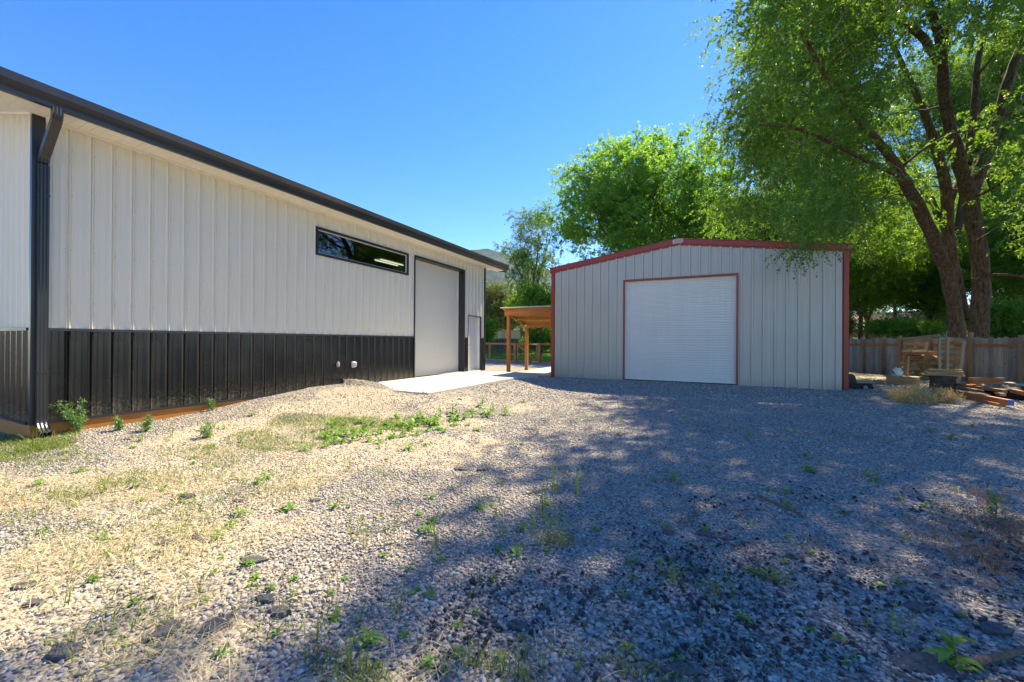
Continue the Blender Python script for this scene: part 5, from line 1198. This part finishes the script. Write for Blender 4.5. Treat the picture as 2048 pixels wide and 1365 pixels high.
for px, py in bl:
    put(bar[int(rw.integers(4))], 'barley_tuft', px+rw.normal()*5, py+rw.normal()*4, .7+.6*rw.random(), 'tuft of wild barley with bristly green heads in the gravel', 'grass tuft', 'wild barley tufts in the gravel', rw)
for k in range(15):
    px, py = 1960+55*rw.normal(), 1085+60*rw.normal()
    put(che[int(rw.integers(4))], 'cheatgrass_tuft', px, py, .7+.5*rw.random(), 'tuft of drooping purplish brown dry grass at the right edge', 'grass tuft', 'dry drooping grass tufts at the right edge', rw)
for px, py in ((1620, 1110), (1600, 1125), (1745, 1060), (1780, 1145), (1500, 1120)):
    put(che[int(rw.integers(4))], 'cheatgrass_tuft', px, py, .5, 'small tuft of dry brown grass on the shaded gravel', 'grass tuft', 'small dry tufts in the shaded gravel', rw)
# tall weeds by the wall
def tall_weed(px, py, h, n, label, seed, spread=.12):
    g_ = np.random.default_rng(seed); p = onz(px, py, -.2)
    if p[0] < XW+.12: d_ = ray(px, py); p = CAM+d_*((XW+.12)/d_[0])
    p[2] = GZ(p)
    t = thing('tall_weed', p, label, 'weed'); st_ = MB(); A = []; O = []
    for k in range(n):
        a = g_.random()*2*PI; e = np.array([math.cos(a)*spread*(.4+g_.random()), math.sin(a)*spread*(.4+g_.random()), h*(.55+.5*g_.random())])
        P = np.array([np.array([0, 0, 0]), e*np.array([.35, .35, .4]), e*np.array([.8, .8, .75]), e]); st_.tube(P, [.005, .004, .003, .0015], 5)
        for t_ in np.linspace(.12, 1, 26):
            q = np.array([np.interp(t_, [0, .4, .75, 1], P[:, j]) for j in range(3)]); A.append(q); O.append(unit(np.array([g_.normal(), g_.normal(), .35])))
    st_.build('stem', M['weed'], t)
    V, F, _ = leaf_sprays(np.array(A), np.array(O), 5, .05, .045, .010, .15, g_, .6, .3); obj('foliage', mesh_np('foliage', V, [F]), M['sage'], t)
tall_weed(158, 855, .46, 7, 'tall pale green weed with two tops against the black wainscot', 5, .17)
tall_weed(423, 822, .26, 2, 'slender pale green weed standing before the orange skirt board', 6, .05)
tall_weed(418, 870, .2, 3, 'feathery thin weed on the gravel in front of the wall', 7, .09)
tall_weed(290, 862, .22, 3, 'thin upright weed before the skirt board, right of the white pipe', 8, .06)
tall_weed(240, 862, .2, 3, 'thin upright weed at the white pipe', 9, .06)
def tall_leafy(px, py, h, label, seed):
    g_ = np.random.default_rng(seed); p = onz(px, py, -.25); p[2] = GZ(p); t = thing('leafy_weed', p, label, 'weed', G1)
    b = MB(); b.tube([(0, 0, 0), (.01, 0, h*.5), (.0, .01, h)], [.006, .005, .003], 5); b.build('stem', M['weed'], t)
    V, F = rosette(seed, 11, .12, .034, h); obj('foliage', mk(V, F, 'foliage'), M['weed'], t)
tall_leafy(1990, 1035, .2, 'large leafy weed among purplish dry grass at the right edge', 61)
tall_leafy(1905, 1330, .14, 'long leaved weed at the bottom right corner', 62)
for i, (px, py) in enumerate([(840, 838), (905, 830), (985, 822), (965, 815), (880, 835)]):
    tall_leafy(px, py, .12+.03*(i % 3), ['upright leafy weed at the left of the bright weed patch', 'upright leafy weed standing tallest in the bright weed patch', 'upright leafy weed at the right end of the bright weed patch', 'leafy weed behind the right end of the bright weed patch', 'upright leafy weed in the middle of the bright weed patch'][i], 63+i)
# dry brush before the wood pile
for i, (px, py, s_) in enumerate([(1800, 802, .4), (1830, 797, .5), (1855, 800, .5), (1875, 803, .42), (1845, 808, .42), (1890, 806, .35), (1815, 808, .36)]):
    p = onz(px, py, -.27); p[2] = GZ(p); g_ = np.random.default_rng(90+i); t = thing('dry_brush', p, 'tangled straw coloured dry brush in front of the pallets', 'dry brush', 'dry brush clumps before the pallets')
    A = fib(240, g_)*np.array([.42, .42, .3])*s_*(g_.random((240, 1))**.5); A[:, 2] = np.abs(A[:, 2]); V, F, _ = leaf_sprays(A, unit(A+np.array([0, 0, .2])), 7, .22, .07, .012, .0, g_, .8, .2); obj('foliage', mesh_np('foliage', V, [F]), M['brush'], t)
# ------------------------------------------------------------------ asphalt pieces, sticks, pipe
def chunk(seed, rx_, ry_, h):
    g_ = np.random.default_rng(seed); n = 13; a = np.linspace(0, 2*PI, n, endpoint=False)+g_.normal(0, .12, n); r = .75+.4*g_.random(n); b = MB(); V = []
    for z, s_ in ((-.03, 1.05), (h*.6, 1.), (h, .86)): V += [(rx_*s_*r[k]*math.cos(a[k]), ry_*s_*r[k]*math.sin(a[k]), z+g_.normal()*h*.12) for k in range(n)]
    V.append((0, 0, h*1.05)); F = [(i*n+k, i*n+(k+1) % n, (i+1)*n+(k+1) % n, (i+1)*n+k) for i in range(2) for k in range(n)]+[(2*n+k, 2*n+(k+1) % n, 3*n) for k in range(n)]; b.add(V, F); me = b.mesh('asphalt_piece'); me.materials.append(M['asphalt']); return me
CH = [(505, 1118, .085, .05, 'largest rounded grey asphalt piece lying flat in the sunlit gravel'), (432, 1250, .055, .085, 'pointed dark asphalt piece near the bottom left'), (330, 1262, .05, .07, 'asphalt piece left of the pointed dark piece'), (48, 1170, .06, .035, 'flat asphalt piece near the left edge'), (68, 1206, .055, .03, 'flat asphalt piece below another near the left edge'), (125, 1305, .06, .045, 'asphalt piece in the bottom left corner'), (335, 1085, .08, .035, 'long flat asphalt piece behind the largest rounded one'), (395, 1075, .06, .03, 'small flat asphalt piece right of the long flat one'), (375, 993, .06, .035, 'brown grey stone slab in the dry grass'), (475, 1000, .06, .03, 'flat asphalt piece on the sunlit gravel behind the others'), (530, 1198, .05, .03, 'asphalt piece at the shade edge, upper of two'), (560, 1225, .06, .035, 'asphalt piece at the shade edge, lower of two'), (630, 1000, .05, .03, 'small dark asphalt lump on the sunlit gravel'), (925, 938, .09, .05, 'dark stone in the gravel before the weed patch'), (965, 940, .06, .04, 'dark stone right of another before the weed patch'), (1435, 1072, .09, .045, 'broad black asphalt piece in the shaded gravel'), (1410, 1068, .05, .03, 'black lump left of the broad black asphalt piece'), (1335, 1066, .045, .03, 'small black asphalt piece on shaded gravel'), (1588, 1112, .07, .035, 'black asphalt piece between dry tufts in the shade'), (1035, 1250, .055, .03, 'black asphalt piece near the bottom middle'), (1830, 1215, .06, .03, 'black asphalt piece at the bottom right, under dry grass'), (1845, 1325, .13, .08, 'largest black asphalt slab at the bottom right corner'), (1370, 1340, .1, .03, 'long black asphalt piece at the bottom edge'), (1990, 1260, .07, .04, 'black asphalt lump at the far bottom right'), (255, 878, .05, .03, 'grey stone near the wall, beside the thin weeds'), (920, 792, .05, .04, 'dark lump beside the concrete slab edge')]
for i, (px, py, a_, b_, lb) in enumerate(CH):
    p = onz(px, py, -.25); p = onz(px, py, GZ(p)+.01); o = D.objects.new('asphalt_piece', chunk(200+i, a_, b_, .010+.006*(i % 3))); link(o); o.location = (p[0], p[1], GZ(p)+.004); o.rotation_euler = (0, 0, YAW+(.0 if i != 1 else -.5)); tag(o, lb, 'asphalt piece', 'asphalt pieces lying in the gravel')
def stick(pp, r0, r1, label, m='stick', name='stick', z=.012):
    P = []
    for px, py in pp: p = onz(px, py, -.25); p[2] = GZ(p)+z+r0; P.append(p)
    b0 = P[0].copy(); b = MB(); limb(b, [p-b0 for p in P], r0, r1, 7, .15, np.random.default_rng(int(pp[0][0])), 3); o = b.build(name, M[m]); o.location = b0; tag(o, label, 'stick' if name == 'stick' else 'pipe', 'sticks lying on the gravel' if name == 'stick' else None)
stick([(1516, 994), (1545, 1008), (1580, 1022), (1606, 1036)], .014, .006, 'dead tan branch lying on the shaded gravel')
stick([(1440, 998), (1460, 1004), (1475, 1009)], .006, .003, 'short thin stick left of the dead tan branch')
stick([(1470, 1036), (1485, 1028), (1494, 1014)], .008, .004, 'crooked stick before the dead tan branch')
stick([(1355, 1048), (1375, 1035), (1394, 1033), (1383, 1015)], .006, .004, 'bent twig left of the crooked stick')
stick([(1630, 1068), (1640, 1080), (1650, 1098)], .006, .003, 'small twig below the dead tan branch')
stick([(1945, 1332), (1985, 1318), (2060, 1300)], .016, .011, 'thick stick at the bottom right corner')
stick([(622, 1166), (655, 1148), (692, 1112)], .004, .002, 'thin bowed twig on the sunlit gravel near the shade edge')
stick([(1050, 992), (1080, 985), (1115, 970)], .006, .003, 'thin twig across the sun and shade in mid yard')
stick([(750, 1070), (790, 1055), (830, 1040)], .005, .003, 'thin twig on gravel left of the dark weed')
stick([(560, 1160), (570, 1150), (590, 1128)], .004, .002, 'tiny twig near the rounded asphalt piece')
stick([(1460, 1280), (1440, 1320), (1400, 1345)], .004, .003, 'dry stalk at the bottom edge')
stick([(1780, 1340), (1810, 1352), (1840, 1368)], .007, .004, 'stick at the bottom edge before the black slab')
stick([(180, 858), (212, 853), (248, 845)], .013, .012, 'white plastic pipe lying in front of the orange skirt board', 'whiteplastic', 'plastic_pipe')

# ------------------------------------------------------------------ air
def haze():
    m, nt, N = mat('haze_air'); out = N('ShaderNodeOutputMaterial'); v = N('ShaderNodeVolumePrincipled'); v.inputs['Color'].default_value = (.40, .60, 1., 1); v.inputs['Density'].default_value = .000035; v.inputs['Anisotropy'].default_value = .3
    nt.links.new(v.outputs[0], out.inputs['Volume']); b = MB(); zlo = float(GV[:, 2].min())-2; b.box((-6500, -3000, min(zlo, -12)), (6500, 6500, 1300)); tag(b.build('haze', m), kind='stuff')
haze()
